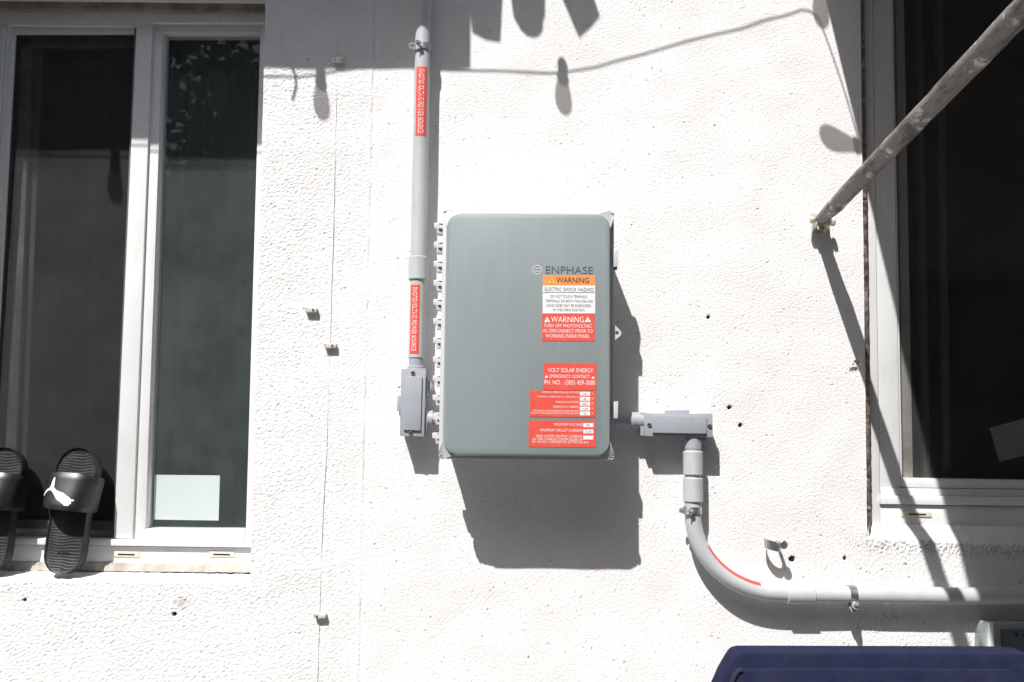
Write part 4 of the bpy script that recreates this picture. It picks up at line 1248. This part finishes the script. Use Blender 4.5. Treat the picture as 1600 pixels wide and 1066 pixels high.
def chair():
    O = .34
    at = lambda x, y, o=0.0: globals()['at'](x + 15, y + 10, o)      # outline drawn for the far rim
    root = empty('patio_chair', (at(1380, 1010, O).x, -O, 0), 'navy blue fabric padded chair back with rounded corner, at the bottom right', 'chair')
    def pad(name, pts, o, th, m, parent, bev):
        return slab(name, pts, o, o - th, m, parent, bev)
    z_low = 1330
    # backrest: trapezoid with soft corners, gently dished, with a sewn border
    outl = [(1103, 1075), (1116, 1045), (1128, 1024), (1133.5, 1016), (1139, 1011.5), (1147, 1009.6), (1200, 1009.6), (1300, 1010), (1400, 1010.2), (1500, 1010.6), (1570, 1010.8), (1592, 1013), (1606, 1020), (1616, 1034), (1650, 1120), (1690, 1300), (1020, 1300), (1070, 1150)]
    o = slab('backrest', [(x + 15, y + 10) for x, y in outl], O, O - .055, M['navy'], root, .010)
    W = [at(x, y, O + .001) for x, y in [(1098, 1130), (1118, 1078), (1131, 1048), (1138, 1037), (1144, 1034), (1150, 1036)]]
    inner = [(1122, 1100), (1131, 1066), (1138, 1045), (1146, 1037.5), (1155, 1035.5), (1250, 1035), (1400, 1035.5), (1560, 1036.5), (1576, 1042), (1584, 1056), (1610, 1130), (1640, 1280), (1060, 1280)]
    slab('padding', [(x + 15, y + 10) for x, y in inner], O + .006, O - .010, M['navy'], root, .014)
    tube('piping', [at(1098, 1150, O + .004), at(1118, 1090, O + .004), at(1127, 1062, O + .004), at(1133, 1046, O + .004), at(1139, 1038, O + .004), at(1145, 1037, O + .004)], .0045, M['navy_seam'], root, 10, 60)
    xa, xb = at(1120, 1200, O).x, at(1600, 1200, O).x
    boxw('seat', (xa, -O - .47, .40), (xb, -O + .01, .47), M['navy'], root, .02)
    for x in (xa + .03, xb - .03):
        for y in (-O - .43, -O + .02):
            tube('leg', [(x, y, 0), (x, y, .41)], .012, M['chair_metal'], root, 14)
        tube('back_post', [(x, -O + .03, .40), (x, -O + .045, .80)], .011, M['chair_metal'], root, 14)
chair()

# ------------------------------------------------------------------ behind the camera: garden wall and tree (seen in the panes)
gw = empty('garden_wall', (0, -7.2, 0), 'low block garden wall opposite the house', 'wall')
boxw('wall_body', (-9, -7.35, 0), (9, -7.15, 1.7), M['block_wall'], gw, .01)
boxw('coping', (-9.02, -7.38, 1.7), (9.02, -7.12, 1.76), M['concrete'], gw, .01)
def tree(x, y, h, seed, label):
    rs = random.Random(seed)
    root = empty('leafy_tree', (x, y, 0), label, 'tree', 'garden trees opposite the house')
    th = h * .42
    pts = [(x + .04 * math.sin(i * .9), y + .05 * math.sin(i * .6), th * i / 8) for i in range(9)]
    tube('trunk', pts, [.13 - .006 * i for i in range(9)], M['bark'], root, 12, 60)
    clumps = []
    base = Vector(pts[-1])
    for i in range(16):
        a = rs.uniform(0, 6.28); e = rs.uniform(.15, 1.35); l = h * rs.uniform(.22, .52)
        tip = base + Vector((math.cos(a) * math.cos(e), math.sin(a) * math.cos(e), math.sin(e))) * l
        mid = base.lerp(tip, .5) + Vector((rs.uniform(-.1, .1), rs.uniform(-.1, .1), .08))
        tube('limb', [base - Vector((0, 0, .1)), mid, tip], [.055, .03, .009], M['bark'], root, 7, 60)
        clumps += [(mid, .36), (tip, .42), (mid.lerp(tip, .5), .40)]
    v, f = [], []
    for c, r in clumps:
        for _ in range(150):
            d = Vector((rs.gauss(0, 1), rs.gauss(0, 1), rs.gauss(0, .8))) * r * .6
            p = c + d
            a1 = Vector((rs.gauss(0, 1), rs.gauss(0, 1), rs.gauss(0, .6))).normalized(); a2 = a1.orthogonal().normalized()
            l, w = rs.uniform(.06, .11), rs.uniform(.022, .038)
            b = len(v)
            v += [p - a1 * l, p + a2 * w, p + a1 * l, p - a2 * w]; f.append((b, b + 1, b + 2, b + 3))
    me = bpy.data.meshes.new('crown'); c0 = Vector((x, y, h * .6))
    me.from_pydata([q - c0 for q in v], [], f); me.materials.append(M['leaf'])
    link('crown', me, c0, root)
tree(-2.9, -6.0, 5.6, 21, 'leafy tree opposite the left window')
tree(2.6, -6.2, 5.4, 23, 'leafy tree opposite the right window')
# tall leafy block added out of view to cut sky light and ground bounce
def added_hedge():
    root = empty('added_hedge', (0, -4.6, 0), 'unseen leafy screen added to keep sky light off the wall', 'added_hedge')
    rs = np.random.RandomState(31)
    n = 26000
    x = rs.uniform(-8, 8, n); zz = rs.uniform(0, 1, n) ** .9 * 5.2
    lim = 4.9 + .25 * np.sin(x * 1.3) + .15 * np.sin(x * 3.1 + 1)
    k = zz < lim; x, zz = x[k], zz[k]; n = len(x)
    y = -4.25 - np.abs(rs.normal(0, .28, n)) + .12 * np.sin(x * 2.3) * np.sin(zz * 2.9)
    a1 = rs.normal(0, 1, (n, 3)); a1 /= np.linalg.norm(a1, axis=1)[:, None]
    a2 = np.cross(a1, rs.normal(0, 1, (n, 3))); a2 /= np.linalg.norm(a2, axis=1)[:, None]
    P = np.stack([x, y, zz], 1); l = rs.uniform(.07, .12, (n, 1)); w = rs.uniform(.03, .05, (n, 1))
    V = np.stack([P - a1 * l, P + a2 * w, P + a1 * l, P - a2 * w], 1).reshape(-1, 3)
    c = Vector((0, -4.5, 2.5))
    me = bpy.data.meshes.new('foliage')
    me.from_pydata((V - np.array(c)).tolist(), [], [(4 * i, 4 * i + 1, 4 * i + 2, 4 * i + 3) for i in range(n)])
    me.materials.append(M['leaf'])
    link('foliage', me, c, root)
    boxw('twig_core', (-8, -5.1, 0), (8, -4.65, 3.4), M['bark'], root, .05)
added_hedge()
# overhang added above the picture to block sky light from overhead
boxw('added_eave', (X0 - .1, -.62, 3.32), (X1 + .1, .3, 3.44), M['paint_white'], house, .004)
boxw('gutter', (X0 - .1, -.70, 3.34), (X1 + .1, -.622, 3.42), M['vinyl_dirty'], house, .01)
